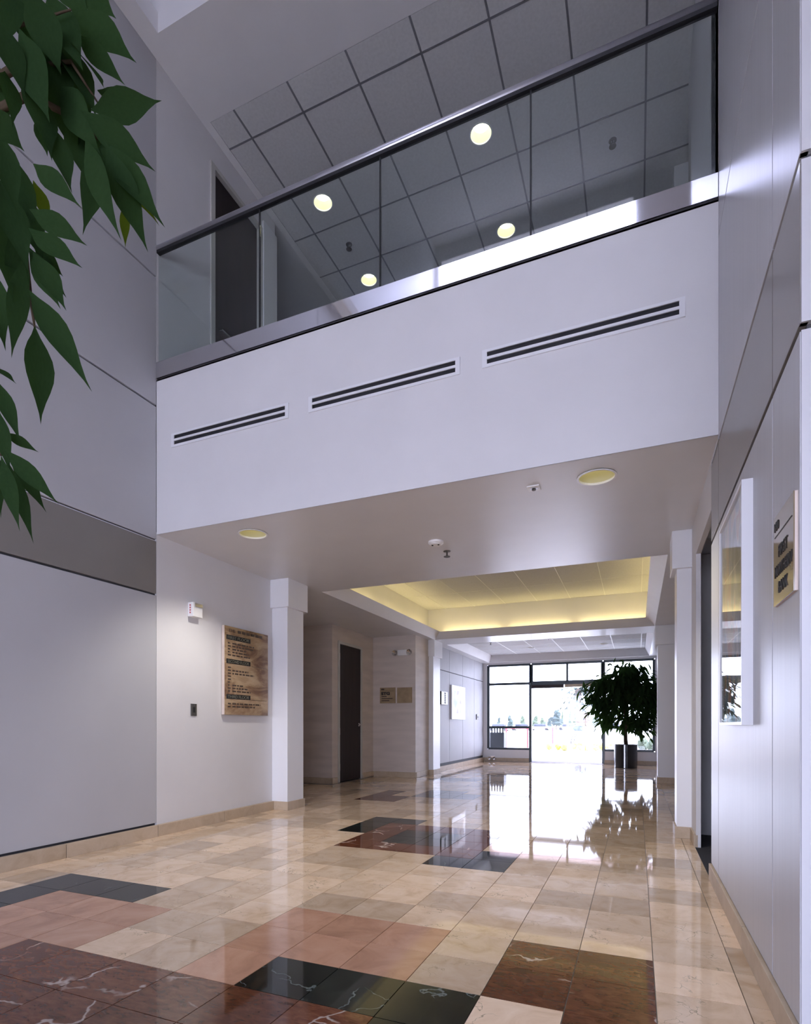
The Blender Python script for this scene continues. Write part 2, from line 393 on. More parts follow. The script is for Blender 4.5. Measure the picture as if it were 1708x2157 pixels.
def tile_mat(i, j):
    return 'marble_black' if (i, j) in BLACK else 'marble_rose' if (i, j) in ROSE else 'marble_red' if (i, j) in RED else 'marble_beige'
def region(i, j):                            # where marble lies
    if j < -20 or j > 44: return False
    if i < -8: return (14 <= j <= 20 and i >= -18) or (21 <= j <= 26 and i >= -11)
    if i > 5: return (14 <= j <= 28 and i <= 8) or (j < -1 and i <= 13)
    return True
cells = []
for i in range(-18, 14):
    for j in range(-20, 46):
        if not region(i, j): continue
        p = Vector((i + 0.5, j + 0.5, 0)) - CAM
        dd = -math.sin(YAW) * p.x + math.cos(YAW) * p.y; ll = math.cos(YAW) * p.x + math.sin(YAW) * p.y
        if dd > 0.5:
            u = 822 + FPX * ll / dd; v = 1527.6 + FPX * CAM.z / dd
            vis = -60 < u < 1768 and v < 2240
        else: vis = False
        cells.append((0 if vis else 1, dd if vis else 99 + abs(dd), i, j))
cells.sort()
rest = {k: MB() for k in TM}
rr = random.Random(3)
for n_, (nv, dd, i, j) in enumerate(cells):
    k = tile_mat(i, j)
    if n_ < 300 and nv == 0:
        o = piece('floor_tile', TM[k], (i + 0.5, j + 0.5, 0), floor)
        o.rotation_euler = (rr.uniform(-1, 1) * 0.0006, rr.uniform(-1, 1) * 0.0006, 0)
    else: rest[k].box(i + g, i + 1 - g, j + g, j + 1 - g, -0.03, 0.0)
for k, mb in rest.items():
    o = mb.build('floor_tiles_beyond', k, floor); o['kind'] = 'stuff'
# border strips along both walls
for x0, x1 in ((XL, -8.0 - g), (6.0 + g, XR)):
    for j in range(-20, 12):
        if x0 > 0 and 7.24 <= j < 10.7 and False: continue
        bx('border_tile', 'marble_beige', x0, x1, j + g, j + 1 - g, -0.03, 0.0, floor)
for j in range(29, 45):
    bx('border_tile', 'marble_beige', -8.5, -8.0 - g, j + g, j + 1 - g, -0.03, 0.0, floor)
    bx('border_tile', 'marble_beige', 6.0 + g, 7.35, j + g, j + 1 - g, -0.03, 0.0, floor)

# ---- outer shell
shell = struct(MB().box(-19, -18.5, YB - 0.5, 46.2, -0.6, ZR).box(14.5, 15, YB - 0.5, 46.2, -0.6, ZR)
       .build('wall_outer', 'paint_white'))
roof = struct(bx('ceiling_atrium', 'paint_white', -19, 15, YB - 0.5, 46.2, ZR, ZR + 0.5))
# back wall with its long glazing and the clerestory strip
WZ = 9.4
bw = MB().box(-19, 15, YB - 0.5, YB, -0.6, 0.5).box(-19, -8.2, YB - 0.5, YB, 0.5, ZR).box(13.6, 15, YB - 0.5, YB, 0.5, ZR)
bw.box(-8.2, 13.6, YB - 0.5, YB, WZ, 34.4).box(-8.2, 13.6, YB - 0.5, YB, 36.9, ZR).box(4.6, 13.6, YB - 0.5, YB, 34.4, 36.9)
struct(bw.build('wall_back', 'paint_white'))
wb = sempty('window_1', (2.7, YB - 0.2, 0.5))
for k in range(7):
    x = -8.2 + 21.8 * k / 6; bx('mullion', 'mullion_teal', x - 0.08, x + 0.08, YB - 0.3, YB - 0.1, 0.5, WZ, wb)
for z in (0.56, 4.0, WZ - 0.06): bx('transom', 'mullion_teal', -8.2, 13.6, YB - 0.28, YB - 0.12, z - 0.06, z + 0.06, wb)
bx('glass_pane', 'glass_clear', -8.2, 13.6, YB - 0.21, YB - 0.19, 0.5, WZ, wb)

# ---- left wall: panelled atrium face, then painted wall up to the pilaster
wl = struct(MB().box(-9.3, XL - 0.07, YB, YF, -0.03, ZR).build('wall_left', 'reveal_dark'), 'tall wall of pale panels with a taupe band and dark reveals', 'wall')
for z0, z1, m in ((0.40, 7.30, 'panel_pale'), (7.36, 8.95, 'panel_taupe'), (9.01, 13.03, 'panel_pale'), (13.09, 16.94, 'panel_pale'), (17.0, 23.55, 'panel_pale'), (23.55, ZR, 'panel_pale')):
    for y0, y1 in ((YB, -3.5), (-3.46, YF - 0.012)):
        bx('panel', m, XL - 0.1, XL, y0, y1, z0, z1, wl, bevel=0.008)
bx('reveal_strip', 'reveal_strip', XL - 0.07, XL - 0.01, YB, YF - 0.05, 8.95, 8.97, wl)
wl2 = struct(MB().box(-9.3, XL, YF, 13.3, -0.03, ZS + 0.02).build('wall_left_inner', 'paint_white'))
wlu = MB().box(-9.3, XL, YF, 8.42, ZF, ZR).box(-9.3, XL, 11.33, 12.2, ZF, ZR).box(-9.3, XL, 8.42, 11.33, 22.70, ZR)
wlu = struct(wlu.build('wall_left_upper', 'paint_white'))
struct(MB().box(-18.5, -9.3, 12.0, 12.2, ZF, ZR).box(-14.5, -14.3, 12.2, 26, ZF, ZR).build('wall_upper_recess', 'paint_white'))
struct(bx('wall_upper_far', 'paint_white', -18.5, 14.5, 26, 26.3, ZF, ZR))
struct(MB().box(XR, 7.0, YF, 13.2, ZF, ZR).box(XR + 0.7, 7.4, 13.2, 16, ZF, ZR).box(XR - 0.25, 7.4, 16, 17.0, ZF, ZR).box(XR + 0.4, 7.4, 17, 26, ZF, ZR).build('wall_right_upper', 'paint_white'))
# ---- marble skirting
def skirt(name, segs):
    e = sempty(name, (segs[0][0], segs[0][2], 0), 'low beige marble skirting', 'baseboard')
    for s_ in segs: bx('skirting_stone', 'marble_base', *s_, 0.0, 0.345, e, bevel=0.006)
segsL = [(XL, XL + 0.13, y, min(y + 2.98, 11.94)) for y in (-20, -18, -15, -12, -9, -6, -3, 0, 3, 6, 9)]
skirt('baseboard_left', segsL)
segsR = [(XR - 0.05, XR + 0.05, y, y1) for y, y1 in ((-0.15, 2.98), (3, 5.98), (6, 7.24), (10.74, 11.98))]
skirt('baseboard_right', segsR)

# ---- right wall: pier with end face, opening to the carpeted side room, glossy panels
wr = struct(MB().box(XR + 0.07, 7.2, -0.05, 7.24, -0.03, ZR).box(7.2, 14.5, -0.05, 0.6, -0.03, ZR).build('wall_right', 'reveal_dark'), 'glossy pale panelled wall with a taupe band', 'wall')
for z0, z1, m in ((0.36, 7.30, 'panel_gloss'), (7.38, 9.00, 'panel_taupe_gloss'), (9.08, 13.08, 'panel_gloss'), (13.12, 23.5, 'panel_gloss'), (23.5, ZR, 'panel_gloss')):
    for y0, y1 in ((-0.10, 1.13), (1.16, 6.04), (6.07, 7.24)):
        bx('panel', m, XR, XR + 0.08, y0, y1, z0, z1, wr, bevel=0.006)
for z0, z1 in ((0.0, 7.30), (7.38, 9.00), (9.08, ZR)):
    bx('end_panel', 'panel_pale', XR + 0.01, 14.5, -0.12, -0.04, z0, z1, wr)
bx('reveal_strip', 'reveal_strip', XR + 0.02, XR + 0.06, 1.13, 1.16, 0.36, 7.3, wr)
struct(MB().box(XR, XR + 0.12, 10.74, 13.2, -0.03, ZF).box(XR, XR + 0.12, 7.24, 10.74, 8.08, ZF).build('wall_right_inner', 'paint_white'))
struct(MB().box(XR + 0.12, 14.5, 12.85, 13.2, -0.03, ZF).box(XR + 0.12, 14.5, 7.24, 12.85, 8.6, 8.8).box(7.2, 14.5, 0.6, 7.24, 8.6, 8.8).build('wall_side_room', 'paint_white'))
struct(bx('floor_carpet', 'carpet_dark', XR - 0.02, 14.5, 0.6, 12.85, -0.03, 0.004))

# ---- alcove with the brown door, recess on the other side
struct(MB().box(-18.5, -11.2, 21.5, 21.8, -0.03, ZS).box(-11.5, -11.2, 21.8, 22.18, -0.03, ZS).box(-11.5, -11.2, 25.30, 27.3, -0.03, ZS)
       .box(-11.5, -11.2, 22.18, 25.30, 8.30, ZS).box(-11.2, -8.2, 27.0, 27.3, -0.03, ZS).box(-8.5, -8.2, 27.3, 31.1, -0.03, ZS)
       .box(-18.5, -8.9, 13.3, 13.6, -0.03, ZS).box(-18.5, -18.3, 13.6, 21.5, -0.03, ZS).build('wall_alcove', 'paint_alcove'))
skirt('baseboard_alcove', [(-18.3, -11.15, 21.40, 21.5), (-11.2, -11.10, 21.40, 22.0), (-11.2, -11.10, 25.45, 27.0), (-11.1, -8.15, 26.90, 27.0), (-8.2, -8.12, 27.0, 29.35)])
struct(MB().box(9.2, 9.5, 13.2, 29.8, -0.03, ZS).box(7.6, 9.2, 29.5, 29.8, -0.03, ZS).build('wall_recess', 'paint_white'))
skirt('baseboard_recess', [(9.1, 9.2, 13.3, 29.4), (7.7, 9.1, 29.4, 29.5)])
# far side walls
wf = struct(MB().box(-9.2, -8.52, 31.1, 45.5, -0.03, ZS).build('wall_far_left', 'reveal_dark'))
ys = (31.1, 34.97, 38.63, 42.23, 45.48)
for k in range(4):
    for z0, z1 in ((0.55, 7.42), (7.48, ZS)):
        bx('panel', 'panel_far', -8.56, -8.46, ys[k] + 0.02, ys[k + 1] - 0.02, z0, z1, wf, bevel=0.006)
skirt('baseboard_far_left', [(-8.5, -8.36, ys[k], ys[k + 1] - 0.02) for k in range(4)])
struct(bx('wall_far_right', 'panel_far', 7.45, 8.0, 31.1, 45.5, -0.03, ZS))
skirt('baseboard_far_right', [(7.35, 7.45, 31.15, 38), (7.35, 7.45, 38.02, 45.4)])

# ---- balcony slab front and the lower ceiling with its two coffers
struct(bx('wall_balcony_front', 'paint_white', XL, XR, YF, YF + 0.3, ZS + 0.012, ZF - 0.06), 'plain white balcony front above the hall', 'wall')
struct(bx('floor_upper', 'roof_shell', -18.5, 14.5, YF + 0.02, 46.2, ZF - 0.3, ZF))
struct(bx('trim_1', 'reveal_dark', XL, XR, YF + 0.02, YF + 0.3, ZF - 0.06, ZF + 0.02))
C1 = (-7.75, 5.75, 14.45, 29.5); C2 = (-7.75, 5.75, 32.1, 44.9)
LOWL = [(-5.84, 7.12), (3.93, 7.09)]
mb = MB(); plate(mb, -18.5, 14.5, YF, 46.2, ZS, [(x, y, 0.43) for x, y in LOWL], [C1, C2])
struct(mb.build('ceiling', 'paint_soffit'), 'smooth taupe white ceiling under the balcony', 'ceiling')
# coffer one: lip, cove recess, board ceiling
x0, x1, y0, y1 = C1; LZ = ZS + 0.78; R = 0.75; CZ = 11.35
LZ = ZS + 0.45; TI = 0.5                     # lip splays inwards as it rises, then a short upstand hides the tubes
def lipq(a, b, a2, b2): return MB().quad((a[0], a[1], ZS), (b[0], b[1], ZS), (b2[0], b2[1], LZ), (a2[0], a2[1], LZ))
bl, br, tr_, tl_ = (x0, y0), (x1, y0), (x1, y1), (x0, y1)
bl2, br2, tr2, tl2 = (x0 + TI, y0 + TI), (x1 - TI, y0 + TI), (x1 - TI, y1 - TI), (x0 + TI, y1 - TI)
struct(lipq(bl, tl_, bl2, tl2).build('trim_2', 'paint_white')); struct(lipq(br, tr_, br2, tr2).build('trim_7', 'paint_white'))
struct(lipq(bl, br, bl2, br2).build('trim_8', 'paint_white')); struct(lipq(tl_, tr_, tl2, tr2).build('trim_5', 'paint_white'))
cv = MB()
cv.box(x0 - R, x0 - 0.12, y0 - R, y1 + R, ZS + 0.1, ZS + 0.3).box(x1 + 0.12, x1 + R, y0 - R, y1 + R, ZS + 0.1, ZS + 0.3)
cv.box(x0 - 0.12, x1 + 0.12, y0 - R, y0 - 0.12, ZS + 0.1, ZS + 0.3).box(x0 - 0.12, x1 + 0.12, y1 + 0.12, y1 + R, ZS + 0.1, ZS + 0.3)
cv.box(x0 - R - 0.2, x0 - R, y0 - R, y1 + R, ZS + 0.1, CZ + 0.1).box(x1 + R, x1 + R + 0.2, y0 - R, y1 + R, ZS + 0.1, CZ + 0.1)
cv.box(x0 - R - 0.2, x1 + R + 0.2, y0 - R - 0.2, y0 - R, ZS + 0.1, CZ + 0.1).box(x0 - R - 0.2, x1 + R + 0.2, y1 + R, y1 + R + 0.2, ZS + 0.1, CZ + 0.1)
struct(cv.build('wall_cove', 'paint_white'))
def boards(name, xs, ys, z, gm, holes=(), gw=0.045, label=None, bm_='ceiling_tile_board'):
    """lay-in ceiling: every board its own piece, hung in a grid of thin bars"""
    e = MB().box(xs[0], xs[-1], ys[0], ys[-1], z + 0.62, z + 0.7).build(name, 'roof_shell'); struct(e, label, 'ceiling' if label else None)
    cache = {}
    for i in range(len(xs) - 1):
        for j in range(len(ys) - 1):
            a, b, c2, d = xs[i], xs[i + 1], ys[j], ys[j + 1]; hw, hd = (b - a) / 2 - 0.012, (d - c2) / 2 - 0.012
            cx, cy = (a + b) / 2, (c2 + d) / 2
            hl = [h for h in holes if a < h[0] < b and c2 < h[1] < d]
            if hl:
                m2 = MB(); holed(m2, -hw, hw, -hd, hd, 0.0, hl[0][0] - cx, hl[0][1] - cy, hl[0][2])
                me = shared(m2, 'ceiling_board', bm_)
            else:
                key = (round(hw, 3), round(hd, 3))
                if key not in cache: cache[key] = shared(MB().box(-hw, hw, -hd, hd, 0, 0.05), 'ceiling_board', bm_)
                me = cache[key]
            piece('ceiling_board', me, (cx, cy, z), e)
    for x in xs[1:-1]: bx('grid_bar', gm, x - gw / 2, x + gw / 2, ys[0], ys[-1], z - 0.012, z + 0.04, e)
    for y in ys[1:-1]: bx('grid_bar', gm, xs[0], xs[-1], y - gw / 2, y + gw / 2, z - 0.01, z + 0.04, e)
    return e
def steps(a, b, first, p):
    r = [a]; t = first
    while t < b - 0.05:
        if t > a + 0.05: r.append(t)
        t += p
    return r + [b]
boards('ceiling_coffer', steps(x0 - R, x1 + R, -7.2, 2.04), [y0 - R, y0 + 3.4, y0 + 7.5, y0 + 11.6, y1 + R], CZ, 'grid_white', gw=0.03)
# cove tubes standing behind the lip
CV = 'fluorescent cove tubes'
def cove(xa, xb, ya, yb):
    if xb - xa > yb - ya: p = [(xa, (ya + yb) / 2, ZS + 0.52), (xb, (ya + yb) / 2, ZS + 0.52)]
    else: p = [((xa + xb) / 2, ya, ZS + 0.52), ((xa + xb) / 2, yb, ZS + 0.52)]
    t = thing('cove_tube', 'glowing yellow tube hidden behind the coffer lip', 'light', ((xa + xb) / 2, (ya + yb) / 2, ZS + 0.3), CV)
    MB().tube(p, 0.05, 8).build('tube', 'lamp_cove', t)
    for q in p:
        MB().box(q[0] - 0.09, q[0] + 0.09, q[1] - 0.09, q[1] + 0.09, ZS + 0.3, ZS + 0.56).build('lamp_holder', 'plastic_white', t)
for k in range(3):
    a = x0 + 0.4 + k * 4.4; cove(a, a + 4.0, y1 + 0.35, y1 + 0.45)
for k in range(4):
    a = y0 + 0.2 + k * 3.8
    cove(x0 - 0.45, x0 - 0.35, a, a + 3.5); cove(x1 + 0.35, x1 + 0.45, a, a + 3.5)
# coffer two: splayed sides and board ceiling
x0, x1, y0, y1 = C2; Z2 = ZS + 0.62; T = 0.35
m2 = MB()
m2.quad((x0, y0, ZS), (x0, y1, ZS), (x0 + T, y1 - T, Z2), (x0 + T, y0 + T, Z2)).quad((x1, y0, ZS), (x1, y1, ZS), (x1 - T, y1 - T, Z2), (x1 - T, y0 + T, Z2))
m2.quad((x0, y0, ZS), (x1, y0, ZS), (x1 - T, y0 + T, Z2), (x0 + T, y0 + T, Z2))
struct(m2.build('trim_3', 'paint_white'))
struct(MB().quad((x0, y1, ZS), (x1, y1, ZS), (x1 - T, y1 - T, Z2), (x0 + T, y1 - T, Z2)).build('trim_6', 'paint_white'))
ENT = [(-3.2, 40.6), (2.4, 40.6)]
boards('ceiling_entrance', steps(x0 + T, x1 - T, -5.1, 2.04), steps(y0 + T, y1 - T, y0 + T + 2.2, 2.04), Z2, 'grid_white', [(x, y, 0.3) for x, y in ENT], gw=0.06)
# ---- ceiling above the balcony
UPL = [(-6.35, 12.16), (-0.10, 12.09), (-0.11, 16.22), (-6.37, 16.30), (-3.25, 17.5), (2.35, 17.8)]
xs = [-8.34] + [-7.37 + 2.07 * k for k in range(8)] + [XR + 1.0]
ysu = [8.12] + [9.10 + 2.07 * k for k in range(8)] + [26.0]
boards('ceiling_upper', xs, ysu, ZC, 'grid_metal', [(x, y, 0.38) for x, y in UPL], gw=0.06, label='dim lay-in board ceiling above the balcony', bm_='ceiling_tile_board')
struct(MB().box(-9.2, 7.4, 5.57, 8.12, ZC, ZC + 0.6).box(-9.2, -8.34, 8.12, 26, ZC + 0.0, ZC + 0.6).box(-14.5, -9.2, 12.2, 26, ZC, ZC + 0.6)
       .box(XL, -8.05, YB, 5.57, ZC, ZC + 0.6).box(-9.2, 7.4, 5.57, 5.9, ZC + 0.6, ZR).build('ceiling_border', 'paint_white'))

# ---- pilasters
def pilaster(xa, xb, ya, yb, side, label):
    t = thing('pilaster', label, 'column', ((xa + xb) / 2, (ya + yb) / 2, 0), 'square pilasters along the hall')
    bx('shaft', 'trim_white', xa, xb, ya, yb, 0.3, 8.06, t, bevel=0.01)
    e = 0.13
    bx('capital', 'trim_white', xa - (e if side > 0 else 0), xb + (e if side < 0 else 0), ya - e, yb + e, 8.03, ZS, t, bevel=0.012)
    b = 0.05
    bx('plinth', 'marble_base', xa - (b if side > 0 else 0), xb + (b if side < 0 else 0), ya - b, yb + b, 0, 0.34, t, bevel=0.006)
pilaster(XL + 0.002, -7.87, 12.0, 13.17, -1, 'white square pilaster standing beside the brown directory board')
pilaster(5.88, XR, 12.05, 13.0, 1, 'white square pilaster beside the doorway onto dark carpet')
pilaster(-8.195, -7.87, 29.5, 30.95, -1, 'white square pilaster beside the two square wall plaques')
pilaster(5.90, 7.6, 29.5, 30.95, 1, 'broad white pilaster behind which the potted tree spreads')

# ---- entrance glazing
WY = 45.5
ew = struct(MB().box(-18.5, -8.1, WY, WY + 0.5, -0.6, ZR).box(6.2, 14.5, WY, WY + 0.5, -0.6, ZR).box(-8.1, 6.2, WY, WY + 0.5, 9.0, ZR)
            .box(-8.1, -4.2, WY, WY + 0.5, -0.6, 1.10).box(2.2, 6.2, WY, WY + 0.5, -0.6, 1.10).box(-4.2, 2.2, WY + 0.3, WY + 0.5, -0.6, 0.0).build('wall_entrance', 'paint_white'))
skirt('baseboard_entrance', [(-8.4, -4.22, WY - 0.1, WY + 0.02), (2.22, 7.35, WY - 0.1, WY + 0.02)])
def window(name, xa, xb, zs, label):
    e = sempty(name, ((xa + xb) / 2, WY + 0.2, zs[0]), label, 'window')
    for x in (xa, xb): bx('jamb', 'mullion_teal', x - 0.12, x + 0.12, WY + 0.05, WY + 0.35, zs[0], zs[-1], e)
    for z in zs: bx('rail', 'mullion_teal', xa, xb, WY + 0.07, WY + 0.33, z - 0.11, z + 0.11, e)
    for a, b in zip(zs, zs[1:]): bx('glass_pane', 'glass_clear', xa, xb, WY + 0.18, WY + 0.21, a, b, e)
    return e
window('window_3', -8.0, -4.12, (1.18, 3.17, 7.19, 8.92), 'dark framed window beside the entrance with cabinet outside')
window('window_4', 2.15, 6.12, (1.18, 3.17, 7.19, 8.92), 'dark framed window behind the potted tree')
e = window('window_5', -4.0, 2.03, (7.25, 8.92), 'transom window above the entrance door')
bx('mullion', 'mullion_teal', -0.98, -0.80, WY + 0.07, WY + 0.33, 7.25, 8.92, e)
d1 = sempty('door_1', (-1, WY + 0.2, 0), 'wide glass entrance door under a dark header', 'door')
bx('header', 'mullion_teal', -4.0, 2.03, WY + 0.05, WY + 0.4, 7.0, 7.2, d1)
bx('operator_box', 'door_brown', -4.0, -1.2, WY - 0.05, WY + 0.3, 6.72, 7.0, d1)
bx('operator_cover', 'plaque_stone', -1.1, 2.03, WY - 0.05, WY + 0.3, 6.75, 7.0, d1)
for xa, xb in ((-4.0, -1.0), (-0.98, 2.03)):
    bx('glass_pane', 'glass_clear', xa, xb, WY + 0.18, WY + 0.21, 0.1, 6.72, d1)
    bx('bottom_rail', 'steel_satin', xa, xb, WY + 0.15, WY + 0.24, 0.0, 0.12, d1)
for x in (-4.1, 2.13): bx('jamb', 'mullion_teal', x - 0.11, x + 0.11, WY - 0.04, WY + 0.38, 0.0, 7.2, d1)
bx('threshold', 'steel_satin', -4.1, 2.13, WY - 0.1, WY + 0.5, -0.03, 0.02, d1)

# ---- brown side door and the balcony door
d2 = sempty('door_2', (-11.2, 23.7, 0), 'dark brown door in the alcove', 'door')
for a, b, c2, d in ((22.18, 22.34, 0, 8.3), (25.14, 25.3, 0, 8.3), (22.34, 25.14, 8.14, 8.3)):
    bx('door_frame', 'frame_paint', -11.32, -11.14, a, b, c2, d, d2)
lf = bx('door_leaf', 'door_brown', -11.32, -11.20, 22.36, 25.12, 0.03, 8.12, d2)
for z in (0.9, 3.0, 5.2, 7.4): MB().tube([(-11.18, 22.36, z - 0.2), (-11.18, 22.36, z + 0.2)], 0.035, 8).build('hinge', 'steel_satin', lf)
MB().tube([(-11.2, 24.85, 3.4), (-11.02, 24.85, 3.4), (-11.02, 24.5, 3.4)], 0.035, 8).build('lever_handle', 'chrome', lf)
MB().lathe((-11.2, 24.85, 3.4), [(0.11, 0.0), (0.11, 0.04)], 12, 'x', True).build('rose', 'chrome', lf)
d3 = sempty('door_3', (XL, 9.9, ZF), 'dark door on the balcony behind the glass', 'door')
for a, b, c2, d in ((8.42, 8.62, ZF, 22.7), (11.13, 11.33, ZF, 22.7), (8.62, 11.13, 22.55, 22.7)):
    bx('door_frame', 'frame_paint', XL - 0.3, XL + 0.05, a, b, c2, d, d3)
lf = bx('door_leaf', 'door_brown', XL - 0.2, XL - 0.08, 8.64, 11.11, ZF + 0.03, 22.53, d3)
MB().tube([(XL - 0.08, 8.9, ZF + 3.3), (XL + 0.10, 8.9, ZF + 3.3), (XL + 0.10, 9.3, ZF + 3.3)], 0.04, 8).build('lever_handle', 'chrome', lf)
struct(MB().box(XL, XL + 0.1, 11.33, 12.2, ZF, 23.0).build('trim_4', 'trim_white'))

# ================================================================== THINGS
# ---- glass balustrade
GX = (-8.57, -4.83, -1.15, 2.59, 6.25)
t = thing('balustrade', 'frameless glass balustrade with steel handrail on the balcony edge', 'railing', (-1.15, YF, ZF))
bx('base_channel', 'steel_polished', XL + 0.01, XR - 0.01, YF - 0.03, YF + 0.12, ZF + 0.02, ZF + 0.50, t)
for a, b in zip(GX, GX[1:]):
    bx('glass_panel', 'glass_guard', a + 0.02, b - 0.02, YF + 0.025, YF + 0.065, ZF + 0.48, 17.78, t)
for x in GX[1:-1]:
    bx('joint_seal', 'rubber_black', x - 0.016, x + 0.016, YF + 0.02, YF + 0.07, ZF + 0.48, 17.78, t)
MB().tube([(XL + 0.02, YF + 0.045, 17.86), (XR - 0.02, YF + 0.045, 17.86)], 0.095, 16).build('handrail', 'steel_satin', t, smooth=True)
bx('rail_gasket', 'rubber_black', XL + 0.02, XR - 0.02, YF - 0.02, YF + 0.11, 17.70, 17.79, t)

# ---- slot diffusers
def diffuser(xa, xb, label):
    t = thing('slot_diffuser', label, 'vent', ((xa + xb) / 2, YF, 11.67), 'slot diffusers on the balcony front')
    za, zb = 11.67, 12.08; m2 = MB(); yf = YF - 0.035
    s1, s2, s3, s4 = 11.74, 11.85, 11.91, 12.02; e = 0.11
    for q in ((xa, xb, za, s1), (xa, xb, s2, s3), (xa, xb, s4, zb), (xa, xa + e, s1, s2), (xb - e, xb, s1, s2), (xa, xa + e, s3, s4), (xb - e, xb, s3, s4)):
        m2.box(q[0], q[1], yf, YF - 0.001, q[2], q[3])
    m2.build('frame', 'trim_white', t)
    for a, b in ((s1, s2), (s3, s4)): bx('slot', 'black_slot', xa + e, xb - e, YF - 0.008, YF - 0.002, a, b, t)
diffuser(-7.99, -3.84, 'white two-slot air diffuser above the small round ceiling light beside the panelled pale wall')
diffuser(-3.21, 0.95, 'white two-slot air diffuser between the two others on the balcony front')
diffuser(1.49, 5.69, 'white two-slot air diffuser beside the glossy panelled wall')

# ---- recessed round lights
def spot(parent, x, y, z, watts, deg, blend, col, rad):
    d = bpy.data.lights.new('lamp_beam', 'SPOT'); d.energy = watts; d.spot_size = math.radians(deg); d.spot_blend = blend; d.color = col; d.shadow_soft_size = rad
    o = bpy.data.objects.new('lamp_beam', d); C.objects.link(o); o.parent = parent
    o.location = (Vector((x, y, z)) - Vector(ORG[parent])) * S
def downlight(x, y, z, r, label, group, lamp, lampr=0.5, depth=0.55, gold='reflector_gold', watts=0):
    t = thing('recessed_light', label, 'light', (x, y, z), group)
    MB().lathe((x, y, z), [(r * 1.06, -0.015), (r * 1.06, -0.03), (r * 0.95, -0.03), (r * 0.95, 0.02)], 32).build('trim_ring', 'trim_white', t, smooth=False)
    MB().lathe((x, y, z), [(r * 0.96, -0.01), (r * 0.93, depth * 0.5), (r * 0.75, depth)], 32).build('reflector', gold, t, smooth=True)
    if watts: spot(t, x, y, z - 0.05, watts, 120, 0.7, (1.0, 0.95, 0.88), 0.08)
    MB().lathe((x, y, z), [(r * lampr, depth * 0.93), (r * lampr, depth * 0.99), (0.001, depth)], 24).build('lamp', lamp, t)
for k, (x, y) in enumerate(LOWL):
    downlight(x, y, ZS, 0.42, ('round recessed light under the balcony near the directory board wall', 'round recessed light under the balcony near the glossy panelled wall')[k], 'recessed lights under the balcony', 'lamp_low', 0.62, 0.5, watts=62)
for x, y in UPL:
    downlight(x, y, ZC, 0.37, 'bright round recessed light seen through the glass above the balcony' if y < 17 else 'round recessed light half hidden by the polished balustrade channel', 'recessed lights above the balcony', 'lamp_up', 0.8, 0.3)
for x, y in ENT:
    downlight(x, y, Z2, 0.28, 'small round recessed light in the entrance ceiling', 'recessed lights by the entrance', 'lamp_low', 0.6, 0.4)

# ---- sprinklers and detectors
def sprinkler(x, y, z, label, k=1.0):
    t = thing('sprinkler', label, 'sprinkler', (x, y, z), 'ceiling sprinklers')
    MB().lathe((x, y, z), [(0.11 * k, 0.0), (0.11 * k, -0.015), (0.04 * k, -0.03)], 16).build('escutcheon', 'switch_bronze', t)
    MB().tube([(x, y, z), (x, y, z - 0.16 * k)], 0.025 * k, 8).build('stem', 'switch_bronze', t)
    MB().lathe((x, y, z - 0.17 * k), [(0.002, 0.01), (0.10 * k, 0.01), (0.10 * k, -0.005), (0.002, -0.005)], 12).build('deflector', 'switch_bronze', t)
sprinkler(-1.0, 11.11, ZS, 'small metal sprinkler head beside the smoke detector', 1.1)
sprinkler(-6.32, 14.27, ZC, 'dark sprinkler head above the balcony near its door', 1.2)
sprinkler(4.02, 14.14, ZC, 'dark sprinkler head above the balcony away from its door', 1.2)
sprinkler(-9.9, 15.5, ZS, 'small sprinkler head in the dim alcove ceiling', 1.1)
sprinkler(-5.6, 36.5, Z2, 'tiny sprinkler head in the entrance ceiling', 1.0)
t = thing('smoke_detector', 'round white smoke detector with two dark eyes under the balcony', 'detector', (-1.02, 10.04, ZS))
MB().lathe((-1.02, 10.04, ZS), [(0.24, 0.0), (0.24, -0.05), (0.17, -0.11), (0.002, -0.12)], 28).build('body', 'plastic_white', t)
for dx in (-0.1, 0.1): MB().lathe((-1.02 + dx, 10.0, ZS - 0.1), [(0.03, 0.0), (0.03, -0.03), (0.002, -0.03)], 10).build('eye', 'black_slot', t)
t = thing('sensor_plate', 'small square white ceiling plate with a dark centre pin', 'sensor', (2.49, 7.12, ZS))
bx('plate', 'plastic_white', 2.34, 2.64, 6.97, 7.27, ZS - 0.03, ZS, t, bevel=0.006)
MB().lathe((2.49, 7.12, ZS - 0.03), [(0.05, 0), (0.05, -0.04), (0.002, -0.05)], 12).build('pin', 'switch_bronze', t)
MB().lathe((2.49, 7.12, ZS - 0.03), [(0.09, 0), (0.09, -0.008), (0.05, -0.008)], 12).build('collar', 'steel_satin', t)

t = thing('smoke_detector', 'round white smoke detector in the entrance ceiling', 'detector', (-1.15, 35.9, Z2))
MB().lathe((-1.15, 35.9, Z2), [(0.22, 0.0), (0.22, -0.06), (0.15, -0.12), (0.002, -0.13)], 20).build('body', 'plastic_white', t)
MB().lathe((-1.15, 35.8, Z2 - 0.1), [(0.03, 0.0), (0.03, -0.04), (0.002, -0.04)], 10).build('eye', 'black_slot', t)

